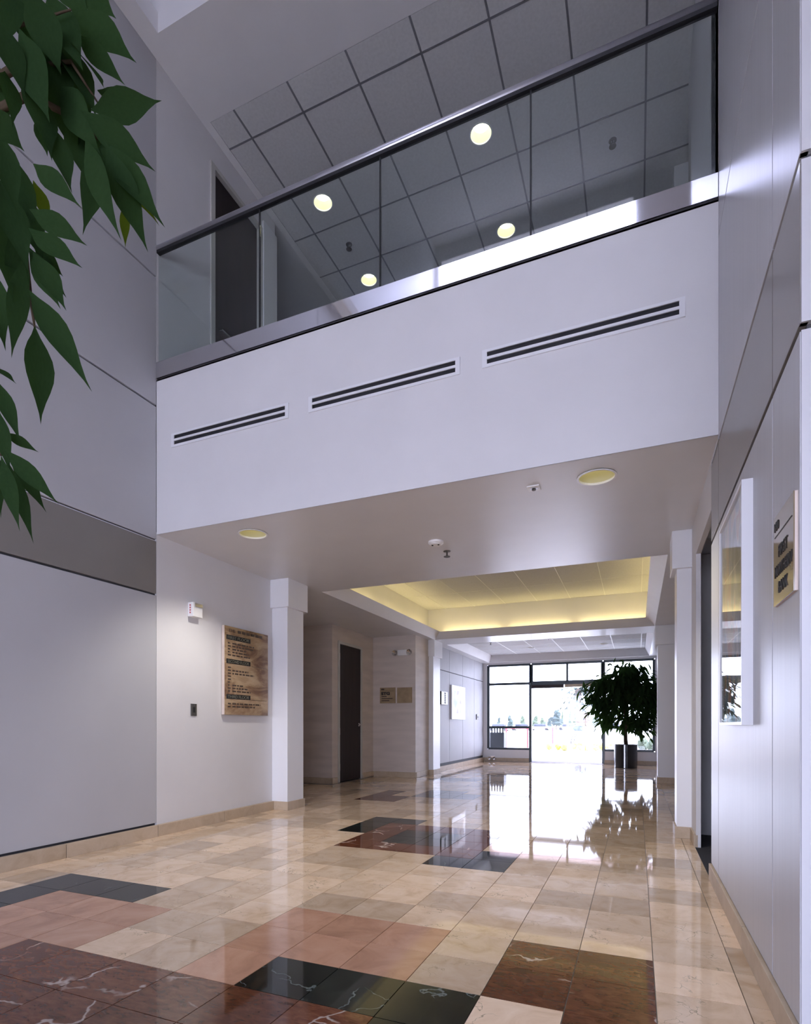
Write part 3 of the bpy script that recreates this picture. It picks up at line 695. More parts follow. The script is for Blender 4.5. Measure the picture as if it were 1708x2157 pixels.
# ---- strobe, switch plate, directory on the painted wall
t = thing('alarm_strobe', 'small white fire alarm box high on the wall', 'alarm', (XL, 7.6, 6.87))
bx('body', 'plastic_white', XL, XL + 0.22, 7.36, 7.80, 6.90, 7.36, t, bevel=0.012)
bx('lens', 'chrome', XL + 0.2, XL + 0.26, 7.42, 7.76, 7.22, 7.34, t, bevel=0.01)
for k in range(4): bx('letter_mark', 'red_paint', XL + 0.08, XL + 0.12, 7.353, 7.362, 7.0 + 0.08 * k, 7.05 + 0.08 * k, t)
t = thing('switch_plate', 'slim dark wall switch plate below the alarm box', 'switch', (XL, 7.62, 3.67))
bx('plate', 'switch_bronze', XL, XL + 0.03, 7.48, 7.74, 3.67, 4.07, t, bevel=0.005)
bx('key_slot', 'ink_black', XL + 0.028, XL + 0.036, 7.56, 7.66, 3.78, 3.96, t)
for z in (3.71, 4.03): MB().lathe((XL + 0.03, 7.61, z), [(0.02, 0), (0.02, 0.01)], 8, 'x', True).build('screw', 'chrome', t)

t = thing('directory_board', 'tall brown stone directory board with three black floor headings', 'sign', (XL, 10.2, 3.74))
DY0, DY1, DZ0, DZ1, DX = 8.98, 11.53, 3.74, 6.88, XL + 0.14
bx('board', 'directory_stone', XL + 0.02, DX, DY0, DY1, DZ0, DZ1, t, bevel=0.006)
bx('edge', 'stone_edge', XL + 0.02, DX - 0.003, DY0 - 0.006, DY0, DZ0, DZ1, t)
def dz(v): return DZ1 - (DZ1 - DZ0) * v           # v = 0 top .. 1 bottom
rt, upv, outv = (0, 1, 0), (0, 0, 1), (1, 0, 0)
def dash(par, x, y0, z, w, h, out=0.004, m='ink_dim', rg=None):
    """a line of lettering too small to read: word-long strokes"""
    m2 = MB(); y = y0; rg = rg or random
    while y < y0 + w:
        l = min(rg.uniform(0.09, 0.24), y0 + w - y); m2.box(x, x + out, y, y + l, z - h / 2, z + h / 2); y += l + 0.05
    m2.build('lettering', m, par)
rg = random.Random(5)
lettering('THE', 0.105, (DX, DY0 + 0.22, dz(0.062)), rt, upv, outv, 'ink_dim', t, width=0.36)
dash(t, DX, DY0 + 0.72, dz(0.045), 1.45, 0.10, rg=rg)
for txt, v in (('FIRST FLOOR', 0.125), ('SECOND FLOOR', 0.395), ('THIRD FLOOR', 0.795)):
    bar = bx('heading_bar', 'ink_black', DX, DX + 0.006, DY0 + 0.10, DY0 + 1.45, dz(v + 0.026), dz(v - 0.026), t)
    lettering(txt, 0.105, (DX + 0.006, DY0 + 0.16, dz(v + 0.017)), rt, upv, outv, 'brass_letters', t, width=1.2)
    if v > 0.2: bx('rule', 'ink_dim', DX, DX + 0.004, DY0 + 1.5, DY1 - 0.1, dz(v + 0.028), dz(v + 0.024), t)
for v0, n_, ws in ((0.19, 5, (1.25, 1.2, 0.8, 0.95, 1.0)), (0.465, 9, (0, 0.9, 1.25, 0, 0, 0, 0.6, 0.85, 1.05)), (0.875, 2, (1.65, 1.3))):
    for k in range(n_):
        z = dz(v0 + 0.0335 * k); dash(t, DX, DY0 + 0.18, z, 0.16, 0.05, rg=rg)
        if ws[k]: dash(t, DX, DY0 + 0.42, z, ws[k], 0.055, rg=rg)

# ---- framed picture and bank plaque on the glossy wall
t = thing('framed_picture', 'deep white framed abstract print behind glass on the glossy wall', 'picture', (XR, 3.56, 3.37))
PY0, PY1, PZ0, PZ1, PX = 2.38, 4.74, 3.37, 6.83, XR - 0.14
for a, b, c2, d, nm in ((PY0, PY1, PZ0, PZ0 + 0.045, 'frame_bar'), (PY0, PY1, PZ1 - 0.045, PZ1, 'frame_bar'), (PY0, PY0 + 0.045, PZ0 + 0.045, PZ1 - 0.045, 'frame_bar'), (PY1 - 0.045, PY1, PZ0 + 0.045, PZ1 - 0.045, 'frame_bar')):
    bx(nm, 'trim_white', PX, XR, a, b, c2, d, t)
m, n, b, out = newmat('print_art')
geo = n.nodes.new('ShaderNodeNewGeometry')
mp = n.nodes.new('ShaderNodeMapping'); mp.inputs['Scale'].default_value = (1, 2.2, 1.1); mp.inputs['Rotation'].default_value = (0.7, 0, 0)
n.links.new(geo.outputs['Position'], mp.inputs['Vector'])
no = n.nodes.new('ShaderNodeTexNoise'); no.inputs['Scale'].default_value = 2.6; no.inputs['Detail'].default_value = 1; no.inputs['Distortion'].default_value = 1.2
n.links.new(mp.outputs[0], no.inputs['Vector'])
r = n.nodes.new('ShaderNodeValToRGB'); r.color_ramp.interpolation = 'CONSTANT'
cols = [(0.30, (0.16, 0.19, 0.20)), (0.40, (0.34, 0.38, 0.52)), (0.47, (0.75, 0.70, 0.60)), (0.53, (0.72, 0.26, 0.20)), (0.60, (0.80, 0.62, 0.36)), (0.70, (0.24, 0.32, 0.24))]
e_ = r.color_ramp.elements; e_[0].position, e_[0].color = cols[0][0], cols[0][1] + (1,); e_[1].position, e_[1].color = cols[-1][0], cols[-1][1] + (1,)
for p, c_ in cols[1:-1]:
    k = e_.new(p); k.color = c_ + (1,)
n.links.new(no.outputs['Fac'], r.inputs[0]); n.links.new(r.outputs[0], b.inputs['Base Color']); b.inputs['Roughness'].default_value = 0.6
bx('print', 'print_art', PX + 0.055, XR - 0.02, PY0 + 0.045, PY1 - 0.045, PZ0 + 0.045, PZ1 - 0.045, t)
bx('mat_border', 'stone_edge', PX + 0.05, PX + 0.056, PY0 + 0.045, PY0 + 0.22, PZ0 + 0.045, PZ1 - 0.045, t)
bx('mat_border', 'stone_edge', PX + 0.05, PX + 0.056, PY1 - 0.22, PY1 - 0.045, PZ0 + 0.045, PZ1 - 0.045, t)
bx('glass_sheet', 'glass_clear', PX + 0.02, PX + 0.03, PY0 + 0.045, PY1 - 0.045, PZ0 + 0.045, PZ1 - 0.045, t)

t = thing('bank_plaque', 'square tan plaque reading FIRST NORTHERN BANK near the wall end', 'sign', (XR, 0.4, 4.73))
QX = XR - 0.04
bx('plaque', 'plaque_gloss', QX, QX + 0.012, -0.04, 0.86, 4.73, 5.74, t)
bx('edge', 'stone_edge', QX + 0.012, XR, -0.04, 0.86, 4.73, 5.74, t)
lr, lu, lo = (0, -1, 0), (0, 0, 1), (-1, 0, 0)
lettering('150', 0.10, (QX, 0.80, 5.57), lr, lu, lo, 'ink_black', t, width=0.2)
bx('rule', 'ink_black', QX - 0.004, QX, 0.02, 0.80, 5.50, 5.512, t)
lettering('FIRST', 0.13, (QX, 0.40, 5.24), lr, lu, lo, 'ink_black', t, width=0.40, center=True)
lettering('NORTHERN', 0.13, (QX, 0.40, 5.04), lr, lu, lo, 'ink_black', t, width=0.76, center=True)
lettering('BANK', 0.13, (QX, 0.40, 4.84), lr, lu, lo, 'ink_black', t, width=0.40, center=True)

# ---- emergency light and plaques in the alcove
t = thing('emergency_light', 'white emergency light with two lamp heads above the alcove plaques', 'light', (-9.05, 27, 7.9))
bx('body', 'plastic_white', -9.38, -8.72, 26.8, 27, 7.86, 8.22, t, bevel=0.03)
for x in (-9.55, -8.55):
    MB().lathe((x, 26.9, 8.03), [(0.17, -0.12), (0.19, -0.16), (0.15, -0.13), (0.05, -0.05)], 18, 'y').build('lamp_head', 'chrome', t)
    MB().lathe((x, 26.9, 8.03), [(0.06, -0.04), (0.12, 0.02), (0.17, -0.12)], 18, 'y').build('lamp_housing', 'plastic_white', t)
t = thing('wall_plaque', 'square tan office plaque with dark lettering in the alcove', 'sign', (-10.13, 27, 4.8), 'alcove plaques')
bx('plaque', 'plaque_stone', -10.67, -9.59, 26.93, 27, 4.8, 5.82, t)
lettering('STG', 0.17, (-10.58, 26.93, 5.35), (1, 0, 0), (0, 0, 1), (0, -1, 0), 'ink_black', t, width=0.62, bold=0.09)
m2 = MB(); m2.box(-10.58, -10.36, 26.926, 26.93, 5.66, 5.75).box(-10.58, -9.68, 26.926, 26.93, 5.585, 5.60)
for z, w_ in ((5.24, 0.36), (5.10, 0.78), (4.97, 0.55)): m2.box(-10.55, -10.55 + w_, 26.926, 26.93, z - 0.03, z + 0.03)
m2.build('lettering', 'ink_dim', t)
t = thing('wall_plaque', 'square plain brown plaque without lettering in the alcove', 'sign', (-8.94, 27, 4.8), 'alcove plaques')
bx('plaque', 'plaque_stone', -9.45, -8.43, 26.93, 27, 4.8, 5.80, t); bx('backing', 'stone_edge', -9.44, -8.44, 26.97, 27.0, 4.79, 5.79, t)

# ---- items on the far panelled wall
FX = -8.46
t = thing('wall_canvas', 'white framed pale print on the far panelled wall', 'picture', (FX, 37, 3.83))
bx('frame', 'trim_white', FX, FX + 0.13, 35.22, 38.91, 3.83, 6.50, t, bevel=0.01)
m, n, b, out = newmat('pale_art')
geo = n.nodes.new('ShaderNodeNewGeometry'); no = n.nodes.new('ShaderNodeTexNoise'); no.inputs['Scale'].default_value = 2.2; no.inputs['Detail'].default_value = 2
n.links.new(geo.outputs['Position'], no.inputs['Vector']); r = n.nodes.new('ShaderNodeValToRGB'); e_ = r.color_ramp.elements
e_[0].position, e_[0].color = 0.35, (0.45, 0.38, 0.38, 1); e_[1].position, e_[1].color = 0.65, (0.55, 0.66, 0.80, 1); k = e_.new(0.5); k.color = (0.85, 0.83, 0.84, 1)
n.links.new(no.outputs['Fac'], r.inputs[0]); n.links.new(r.outputs[0], b.inputs['Base Color']); b.inputs['Roughness'].default_value = 0.5
bx('print', 'pale_art', FX + 0.13, FX + 0.135, 35.6, 38.5, 4.3, 6.1, t)
t = thing('door_sign', 'small dark sign plate with vertical lettering beside the pale print', 'sign', (FX, 33.2, 4.89))
bx('plate', 'plastic_white', FX, FX + 0.2, 32.45, 33.91, 4.89, 5.85, t, bevel=0.01)
m2 = MB()
for k in range(6): m2.box(FX + 0.2, FX + 0.205, 33.1, 33.5, 4.98 + 0.14 * k, 5.08 + 0.14 * k)
m2.build('lettering', 'ink_black', t)
bx('dark_edge', 'ink_black', FX, FX + 0.19, 32.44, 32.45, 4.89, 5.85, t)
t = thing('thermostat', 'tiny dark thermostat on the far panelled wall', 'thermostat', (FX, 43.1, 3.9))
bx('body', 'switch_bronze', FX, FX + 0.08, 42.9, 43.5, 3.87, 4.35, t, bevel=0.01); bx('dial', 'ink_black', FX + 0.08, FX + 0.09, 43.05, 43.35, 4.0, 4.2, t)
t = thing('low_wall_light', 'small low emergency light with two bright heads by the skirting', 'light', (-7.6, 45.4, 0.3))
bx('body', 'chrome', -7.9, -7.3, 45.3, 45.4, 0.36, 0.5, t)
for x in (-7.82, -7.4): MB().lathe((x, 45.3, 0.30), [(0.13, 0.0), (0.15, -0.08), (0.1, -0.06), (0.02, 0.0)], 14, 'y').build('lamp_head', 'chrome', t)

# ---- plants ---------------------------------------------------------
def leaf_verts(base, tip, width, nrm, droop=0.0, fold=0.25, n=9):
    """long pointed leaf: base, tip, width; folded slightly along the midrib, bending by droop"""
    base, tip, nrm = Vector(base), Vector(tip), Vector(nrm).normalized()
    ax = tip - base; L = ax.length; d = ax.normalized(); side = d.cross(nrm).normalized(); nn = side.cross(d).normalized()
    prof = [0.03, 0.30, 0.66, 0.92, 1.0, 0.90, 0.66, 0.36, 0.10, 0.0]
    V = []; F = []
    m = len(prof) - 1
    for k, pw in enumerate(prof):
        t = k / m; t2 = t if k < m - 1 else (0.90 if k == m - 1 else 1.0)
        c = base + d * (L * t2) + nn * (-droop * L * (t2 - t2 * t2) * -1)
        wv = side * (width / 2 * pw); up = nn * (width / 2 * pw * fold)
        V += [tuple(c - wv + up), tuple(c), tuple(c + wv + up)]
    for k in range(m):
        a = 3 * k; F += [(a, a + 1, a + 4, a + 3), (a + 1, a + 2, a + 5, a + 4)]
    return V, F
FWD = Vector((-math.sin(YAW), math.cos(YAW), 0)); RGT = Vector((math.cos(YAW), math.sin(YAW), 0)); UPV = Vector((0, 0, 1))
def at(u, v, d): return CAM + FWD * d + RGT * ((u - 822.0) / FPX * d) + UPV * ((1527.6 - v) / FPX * d)

# the tree whose branches hang into the hall close by
LV = [  # twig-end u, v -> tip u, v, width, distance, tone
 (150, 20, 288, 133, 74, 3.9, 0), (160, 70, 264, 180, 44, 3.8, 0), (150, 95, 222, 190, 62, 3.7, 0), (192, 232, 341, 212, 62, 3.6, 0), (205, 190, 300, 238, 40, 3.9, 0),
 (170, 232, 328, 362, 66, 3.5, 0), (205, 290, 348, 480, 66, 3.6, 0), (250, 345, 336, 476, 36, 3.9, 2), (222, 300, 312, 532, 62, 3.5, 0), (180, 290, 256, 508, 56, 3.4, 0),
 (215, 305, 174, 496, 56, 3.5, 0), (98, 250, 152, 408, 58, 3.6, 0), (70, 345, 171, 437, 46, 3.5, 0), (262, 425, 264, 523, 22, 3.9, 2), (62, 440, 184, 518, 50, 3.5, 0),
 (60, 480, 174, 565, 50, 3.4, 0), (70, 380, 106, 480, 34, 3.8, 2), (70, 530, 140, 655, 50, 3.5, 0), (60, 520, 128, 652, 46, 3.6, 0), (80, 520, 133, 583, 30, 3.7, 0), (72, 520, 140, 628, 34, 3.8, 0),
 (50, 540, 24, 755, 48, 3.4, 0), (25, 470, 45, 700, 50, 3.6, 0), (62, 612, 194, 826, 58, 3.4, 1), (73, 688, 86, 895, 64, 3.3, 1), (-20, 770, 35, 809, 28, 3.4, 0),
 (-8, 800, 44, 934, 36, 3.5, 0), (8, 910, 82, 953, 24, 3.6, 0), (8, 945, 124, 1062, 40, 3.4, 1), (2, 960, 42, 1120, 36, 3.3, 1), (18, 975, 71, 1146, 34, 3.4, 1), (20, 955, 98, 1080, 36, 3.6, 0),
 (-12, 940, 2, 1092, 30, 3.5, 0), (-5, 860, 22, 1000, 34, 3.6, 0),
 (20, -40, 90, 140, 74, 3.7, 0), (60, -30, 130, 160, 76, 3.6, 0), (100, -20, 175, 150, 70, 3.8, 0), (-20, 20, 55, 210, 70, 3.5, 0), (40, 60, 105, 260, 76, 3.6, 0), (90, 60, 150, 270, 74, 3.7, 0),
 (120, 70, 205, 250, 70, 3.8, 0), (10, 150, 27, 270, 48, 3.5, 0), (60, 170, 110, 340, 70, 3.6, 0), (110, 160, 165, 345, 70, 3.7, 0), (130, 180, 215, 330, 72, 3.6, 0),
 (-30, 220, 52, 320, 56, 3.5, 0), (-20, 260, 40, 460, 62, 3.6, 0), (30, 330, 70, 520, 66, 3.6, 0), (0, 380, 62, 580, 66, 3.5, 0), (-30, 420, 30, 640, 66, 3.6, 0), (40, 400, 95, 560, 60, 3.7, 0),
 (-30, 100, 18, 300, 60, 3.7, 0), (-20, 560, 12, 740, 56, 3.6, 0), (-40, 640, 3, 790, 46, 3.5, 0), (150, 150, 190, 300, 66, 3.8, 0), (30, -60, -10, 120, 70, 3.7, 0), (160, -50, 245, 40, 60, 4.0, 0), (105, -60, 200, 60, 60, 4.0, 0), (140, 120, 200, 230, 60, 3.9, 0), (85, 230, 100, 330, 44, 3.8, 0), (150, 240, 190, 400, 60, 3.7, 0), (170, 260, 235, 420, 64, 3.8, 0)]
TB = at(-520, 1527.6, 3.7); TB = (TB.x, TB.y, 0.0)
t = thing('broadleaf_tree', 'dark green tree with long pointed leaves hanging close by in the atrium', 'tree', TB)
rng = random.Random(11)
for (u0, v0, u1, v1, wd, dd, tone) in LV:
    b0 = at(u0, v0, dd + rng.uniform(-0.1, 0.15)); b1 = at(u1, v1, dd + rng.uniform(-0.25, 0.15))
    nr = (CAM - (b0 + b1) / 2).normalized() + Vector((rng.uniform(-.3, .3), rng.uniform(-.3, .3), rng.uniform(-.1, .4)))
    V, F = leaf_verts(b0, b1, wd / FPX * dd * 0.92, nr, droop=rng.uniform(-0.10, 0.14), fold=rng.uniform(0.1, 0.35))
    m2 = MB(); m2.v, m2.f = V, F
    m2.build('leaf', ('leaf_dark', 'leaf_dark', 'leaf_young')[tone], t, smooth=True)
top = Vector(TB) + Vector((0, 0, 5.4))
MB().tube([Vector(TB) + Vector((0, 0, 0.9)), Vector(TB) + Vector((0.05, 0.02, 3)), top], [0.13, 0.11, 0.08], 10).build('trunk', 'bark', t, smooth=True)
for pts in ([(-150, 200), (20, 60), (150, 20)], [(-150, 260), (20, 150), (150, 130), (205, 215)], [(-150, 300), (60, 200), (180, 260), (215, 305)], [(-140, 400), (20, 330), (80, 450)],
            [(-150, 420), (0, 430), (50, 540), (62, 612), (73, 690)], [(-160, 560), (-40, 640), (-20, 780), (2, 960)], [(-120, -20), (60, -60), (150, -40)]):
    pp = [top] + [at(u, v, 3.7) for u, v in pts]
    MB().tube(pp, [0.06] + [0.028] * (len(pts) - 2) + [0.014, 0.006], 6).build('branch', 'bark', t, smooth=True)
MB().lathe(TB, [(0.02, 0.0), (0.72, 0.0), (0.85, 1.2), (0.78, 1.2), (0.74, 1.0), (0.02, 1.0)], 28).build('planter', 'planter_black', t)

# potted tree by the entrance
PC = (3.98, 41.6, 0)
t = thing('potted_tree', 'bushy dark green potted tree in a black cylinder planter by the entrance', 'tree', PC)
pl = MB().lathe(PC, [(0.02, 0.02), (0.84, 0.02), (0.86, 1.80), (0.86, 1.86), (0.80, 1.86), (0.78, 1.7), (0.02, 1.7)], 36).build('planter', 'planter_black', t)
MB().box(PC[0] - 0.10, PC[0] - 0.03, PC[1] - 0.88, PC[1] - 0.84, 0.04, 1.84).build('pale_strip', 'planter_strip', pl)  # narrow lighter metal strip up the planter front
MB().lathe(PC, [(0.77, 1.72), (0.4, 1.76), (0.02, 1.77)], 20).build('soil', 'soil', pl)
MB().tube([(PC[0] + 0.04, PC[1], 1.7), (PC[0] - 0.02, PC[1], 2.4), (PC[0] + 0.04, PC[1], 3.2), (PC[0], PC[1], 5.4)], [0.16, 0.15, 0.10, 0.07], 9).build('trunk', 'bark', t, smooth=True)
rng = random.Random(21)
CR = Vector((3.90, 41.6, 5.55)); RD = Vector((2.50, 2.5, 2.85))
tw = []
for k in range(78):
    while True:
        q = Vector((rng.uniform(-1, 1), rng.uniform(-1, 1), rng.uniform(-1, 1)))
        if 0.25 < q.length < 1: break
    q *= (0.72 + 0.28 * q.length) / max(q.length, 0.2) ** 0.45
    tw.append(CR + Vector((q.x * RD.x, q.y * RD.y, q.z * RD.z)))
for k, p in enumerate(tw):
    if k % 3 == 0:
        a = Vector((PC[0], PC[1], 3.6 + 1.8 * rng.random())); MB().tube([a, a.lerp(p, 0.5) + Vector((0, 0, 0.25)), p], [0.05, 0.03, 0.012], 5).build('branch', 'bark', t)
LM = []
for k in range(4):
    V, F = leaf_verts((0, 0, 0), (0.72 + 0.1 * k, 0, -0.1), 0.20 + 0.02 * (k % 2), (0.1, 0.05 * k, 1), droop=0.10 + 0.03 * k, fold=0.3)
    m2 = MB(); m2.v, m2.f = V, F; LM.append(shared(m2, 'tree_leaf', 'leaf_dark'))
insts = []
for p in tw:
    for k in range(36):
        c = p + Vector((rng.gauss(0, 0.38), rng.gauss(0, 0.38), rng.gauss(0, 0.34)))
        out = (c - CR); out.z = 0
        ang = math.atan2(out.y, out.x) + rng.gauss(0, 0.8)
        if c.x > 6.25: c.x = 6.25 - 0.5 * (c.x - 6.25)
        insts.append((c.y, c, rng.randrange(4), ang, rng.uniform(0.1, 1.25), rng.uniform(-0.6, 0.6), rng.uniform(0.8, 1.15)))
insts.sort(key=lambda q: q[0])
bulk = MB()
for n_, (yy, c, k, ang, dip, roll, scl) in enumerate(insts):
    R_ = Matrix.Rotation(ang, 4, 'Z') @ Matrix.Rotation(dip, 4, 'Y') @ Matrix.Rotation(roll, 4, 'X')
    if n_ < 300:
        o = piece('leaf', LM[k], c, t); o.rotation_euler = R_.to_euler(); o.scale = (scl, scl, scl)
    else:
        i = len(bulk.v)
        for v in LM[k].vertices: bulk.v.append(tuple(c + (R_ @ (v.co / S)) * scl))
        for f in LM[k].polygons: bulk.f.append(tuple(i + q for q in f.vertices))
o = bulk.build('inner_leaves', 'leaf_dark', t); o['kind'] = 'stuff'

# ================================================================== OUTSIDE
struct(bx('floor_paving', 'paving', -300, 200, 46.2, 900, -0.4, -0.02), 'bright paving outside', 'paving')
struct(bx('floor_paving_back', 'paving', -120, 120, -160, -20.5, -0.4, -0.02), 'bright paving outside', 'paving')
struct(bx('ceiling_porch_shade', 'stucco_pink', -16, 13, 46.2, 55, 10.2, 10.8), 'unseen porch roof added to shade the entrance glass', 'ceiling')  # roof out of view, added to cut the daylight through the entrance glass
struct(MB().box(-12.5, -9.45, 49.5, 51.5, -0.02, 10.2).box(-9.45, -9.0, 49.5, 51.5, 8.9, 10.2).box(-9.0, -8.3, 49.5, 51.5, 9.4, 10.2).build('wall_porch', 'stucco_pink'), 'pink stucco porch pier outside', 'wall')
t = thing('utility_cabinet', 'dark louvred cabinet standing outside the window', 'cabinet', (-8.9, 48.3, 0))
bx('body', 'cabinet_dark', -10.2, -8.95, 48, 49.2, 0, 3.2, t); bx('door', 'cabinet_dark', -8.9, -7.05, 48, 49.2, 0, 2.65, t)
bx('top_rail', 'cabinet_dark', -8.95, -7.05, 48, 48.15, 3.12, 3.2, t)
for k in range(7): bx('slat', 'cabinet_dark', -8.85 + 0.27 * k, -8.72 + 0.27 * k, 48, 48.12, 2.65, 3.15, t)
t = thing('red_railing', 'thin red pipe railing on the paving outside', 'railing', (-9.5, 80, 0))
for x, y in ((-12.4, 74.4), (-9.6, 75.6), (-9.1, 98.3)): MB().tube([(x, y, 0), (x, y, 3.0)], 0.12, 8).build('post', 'red_paint', t)
MB().tube([(-12.4, 74.4, 2.9), (-9.6, 75.6, 2.9), (-9.1, 98.3, 2.9)], 0.04, 6).build('rail', 'red_paint', t)
MB().tube([(-9.6, 75.6, 0.9), (-9.1, 98.3, 0.9)], 0.04, 6).build('rail', 'red_paint', t)
t = thing('bent_tube_rack', 'small dark bent tube rack on the bright paving', 'rack', (-6.4, 99.4, 0))
for dx in (0.0, 0.5):
    MB().tube([(-6.1 + dx, 99.4, 0), (-6.0 + dx, 99.4, 0.7), (-5.8 + dx, 99.4, 1.4), (-5.4 + dx, 99.4, 1.8), (-5.1 + dx, 99.4, 1.6)], 0.08, 7).build('loop', 'rubber_black', t)
MB().tube([(-7.9, 99.4, 0.25), (-7.7, 99.4, 0.1), (-5.6, 99.4, 0.1)], 0.06, 6).build('foot_bar', 'rubber_black', t)
def blob(mb, c, r, rng, sub=2, rough=0.35):
    bm = bmesh.new(); bmesh.ops.create_icosphere(bm, subdivisions=sub, radius=1.0)
    i = len(mb.v); bm.verts.ensure_lookup_table()
    for v in bm.verts:
        k = 1 + rng.uniform(-rough, rough); mb.v.append((c[0] + v.co.x * r[0] * k, c[1] + v.co.y * r[1] * k, c[2] + v.co.z * r[2] * k))
    for f in bm.faces: mb.f.append(tuple(i + v.index for v in f.verts))
    bm.free()
rng = random.Random(31)
for k in range(11):
    x = -5.9 + 0.95 * k; y = 71 + rng.uniform(0, 3)
    m2 = MB()
    for q in range(4): blob(m2, (x + rng.uniform(-.06, .06), y + rng.uniform(-.5, .5), 0.35 + rng.uniform(0, .35)), (0.40, 0.46, 0.42), rng, 2, 0.2)
    t = thing('flowering_plant', 'low yellow flowering plant in the bed outside', 'plant', (x, y, 0), 'yellow flowers in the bed outside')
    m2.build('blooms', 'flower_yellow', t); MB().tube([(x, y, -0.02), (x, y, 0.4)], 0.05, 5).build('stem', 'foliage_far', t)
def far_tree(u, vtop, d, wpx, label, m, slim=1.0):
    p = at(u, 1527.6, d); h = (1527.6 - vtop) / FPX * d + CAM.z; r = wpx / FPX * d / 2
    t = thing('distant_tree', label, 'tree', (p.x, p.y, 0), 'trees beyond the car park')
    MB().tube([(p.x, p.y, -0.02), (p.x, p.y, h * 0.5)], [r * 0.14, r * 0.08], 6).build('trunk', 'palm_trunk', t)
    m2 = MB()
    for q in range(6):
        f = q / 5.0; rr_ = r * (1 - 0.55 * f) * slim
        blob(m2, (p.x + rng.uniform(-.3, .3) * r, p.y + rng.uniform(-.3, .3) * r, h * (0.35 + 0.55 * f)), (rr_, rr_, h * 0.16), rng, 2, 0.3)
    m2.build('crown', m, t)
for u, v, d, wd, lb, m in ((1051, 1512, 420, 8, 'small pointed tree beyond the car park', 'foliage_blue'), (1074, 1508, 420, 12, 'dark round tree beyond the car park', 'foliage_blue'),
    (1101, 1509, 460, 12, 'pale tree beyond the car park', 'foliage_far'), (1128, 1508, 460, 14, 'pale tree beyond the car park', 'foliage_far'), (1144, 1513, 440, 14, 'low tree beyond the car park', 'foliage_far'),
    (1158, 1512, 500, 10, 'low tree beyond the car park', 'foliage_blue'), (1172, 1497, 420, 26, 'broad dark tree beyond the car park', 'foliage_blue'), (1184, 1499, 430, 6, 'slim poplar beyond the car park', 'foliage_far'),
    (1201, 1500, 430, 7, 'slim poplar beyond the car park', 'foliage_far'), (1212, 1500, 470, 14, 'pale tree beyond the car park', 'foliage_far'), (1234, 1500, 450, 20, 'hazy tree beyond the palm', 'palm_trunk'), (1254, 1505, 520, 16, 'hazy tree beyond the palm', 'foliage_far'), (1280, 1503, 450, 22, 'pale tree beyond the car park', 'foliage_far')):
    far_tree(u, v, d, wd, lb, m)
for u, d in ((1050, 330), (1098, 350), (1137, 360), (1196, 380), (1290, 360)):
    p = at(u, 1527.6, d); t = thing('parked_car', 'pale parked car in the car park outside', 'car', (p.x, p.y, 0), 'parked cars')
    bx('body', 'car_silver', p.x - 7, p.x + 7, p.y - 3, p.y + 3, 0.7, 2.6, t, bevel=0.4); bx('cabin', 'car_glass', p.x - 3.5, p.x + 4, p.y - 2.6, p.y + 2.6, 2.5, 4.2, t, bevel=0.5)
    for dx in (-4.4, 4.4):
        for dy in (-2.8, 2.8): MB().lathe((p.x + dx, p.y + dy, 1.0), [(1.0, -0.3), (1.0, 0.3)], 16, 'y', True).build('wheel', 'rubber_black', t)
t = thing('carport', 'long flat carport roof on posts beyond the car park', 'carport', (at(1160, 1527, 640).x, at(1160, 1527, 640).y, 0))
pa, pb = at(1126, 1527.6, 640), at(1245, 1527.6, 640)
bx('roof', 'reveal_dark', min(pa.x, pb.x), max(pa.x, pb.x), pa.y - 6, pa.y + 12, 5.0, 5.9, t)
for k in range(6): x = pa.x + (pb.x - pa.x) * k / 5; MB().tube([(x, pa.y, 0), (x, pa.y, 5.2)], 0.3, 6).build('post', 'steel_satin', t)
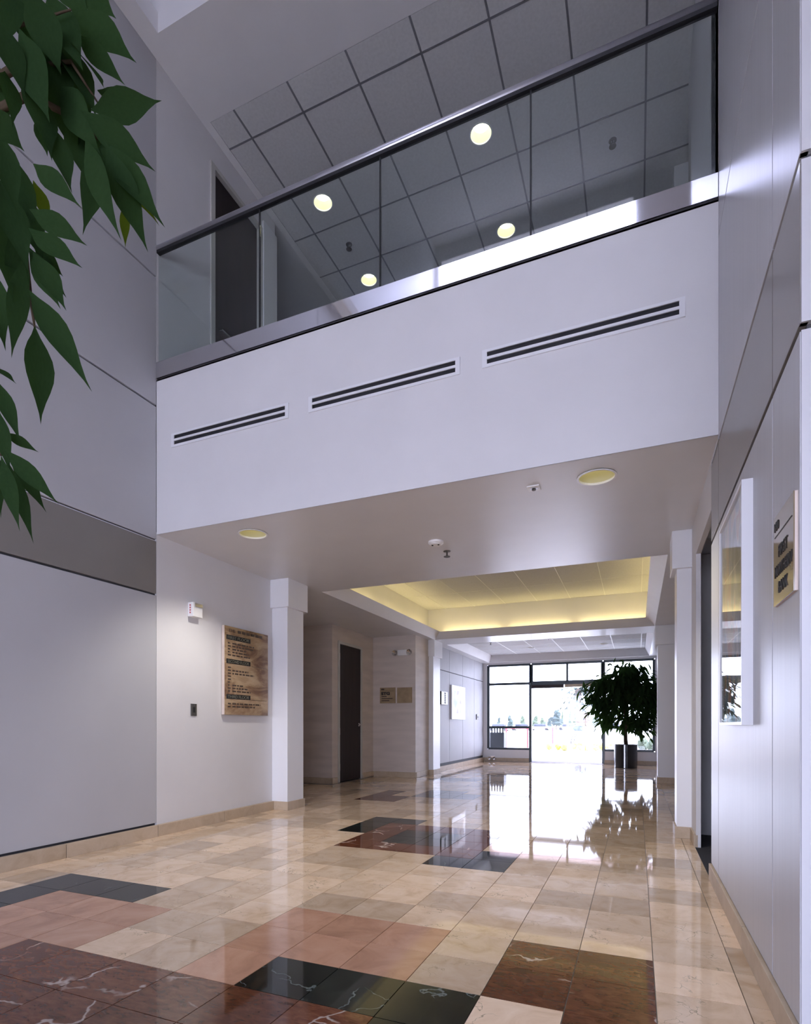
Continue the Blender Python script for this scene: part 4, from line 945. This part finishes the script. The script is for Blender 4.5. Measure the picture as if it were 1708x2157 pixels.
# palm
pb = at(1218, 1527.6, 330)
t = thing('palm_tree', 'tall palm tree with drooping fronds outside the entrance', 'tree', (pb.x, pb.y, 0))
H = CAM.z + (1527.6 - 1452) / FPX * 330
MB().tube([(pb.x, pb.y, 0), (pb.x, pb.y, 3), (pb.x, pb.y, H * 0.6), (pb.x, pb.y, H)], [2.2, 1.5, 1.3, 1.9], 12).build('trunk', 'palm_trunk', t, smooth=True)
for k in range(26):
    a = rng.uniform(0, 2 * PI); el = rng.uniform(-0.5, 1.1); L = rng.uniform(9, 12)
    d = Vector((math.cos(a), math.sin(a), 0)); pts = []
    for q in range(6):
        s_ = q / 5; pts.append(Vector((pb.x, pb.y, H)) + d * (L * s_ * math.cos(el * (1 - s_))) + Vector((0, 0, L * (math.sin(el) * s_ - 0.75 * s_ * s_))))
    m2 = MB().tube(pts, [0.16] * 5 + [0.05], 4)
    for q in range(1, 6):
        for s_ in (-1, 1):
            sd = d.cross(Vector((0, 0, 1))) * s_
            a0 = pts[q]; a1 = pts[q] + sd * 1.9 + Vector((0, 0, -1.0)) + d * 0.8; a2 = pts[q - 1].lerp(pts[q], 0.3)
            m2.quad(a0, a1, a2)
    m2.build('frond', 'foliage_blue', t)
t = thing('shrub', 'dark shrub around the foot of the palm', 'shrub', (pb.x, pb.y - 3.4, 0))
m2 = MB()
for q in range(8): blob(m2, (pb.x + rng.uniform(-2.4, 2.4), pb.y - 4.2 + rng.uniform(-.8, .3), 1.0 + rng.uniform(0, 1.2)), (1.5, 1.3, 1.3), rng, 2, 0.3)
m2.build('foliage', 'foliage_blue', t); MB().tube([(pb.x, pb.y - 4.2, 0), (pb.x, pb.y - 4.2, 1.2)], 0.2, 6).build('stem', 'bark', t)
for u, d, wpx, lb in ((1352, 74, 14, 'green shrub outside behind the planter'), (1372, 72, 16, 'blue green shrub outside at the window edge')):
    p = at(u, 1527.6, d); t = thing('shrub', lb, 'shrub', (p.x, p.y, 0)); m2 = MB()
    for q in range(7): blob(m2, (p.x + rng.uniform(-.4, .4), p.y + rng.uniform(-.4, .4), 0.4 + rng.uniform(0, 0.9)), (0.36, 0.45, 0.45), rng, 2, 0.35)
    m2.build('foliage', 'foliage_far', t); MB().tube([(p.x, p.y, -0.02), (p.x, p.y, 0.6)], 0.06, 5).build('stem', 'bark', t)
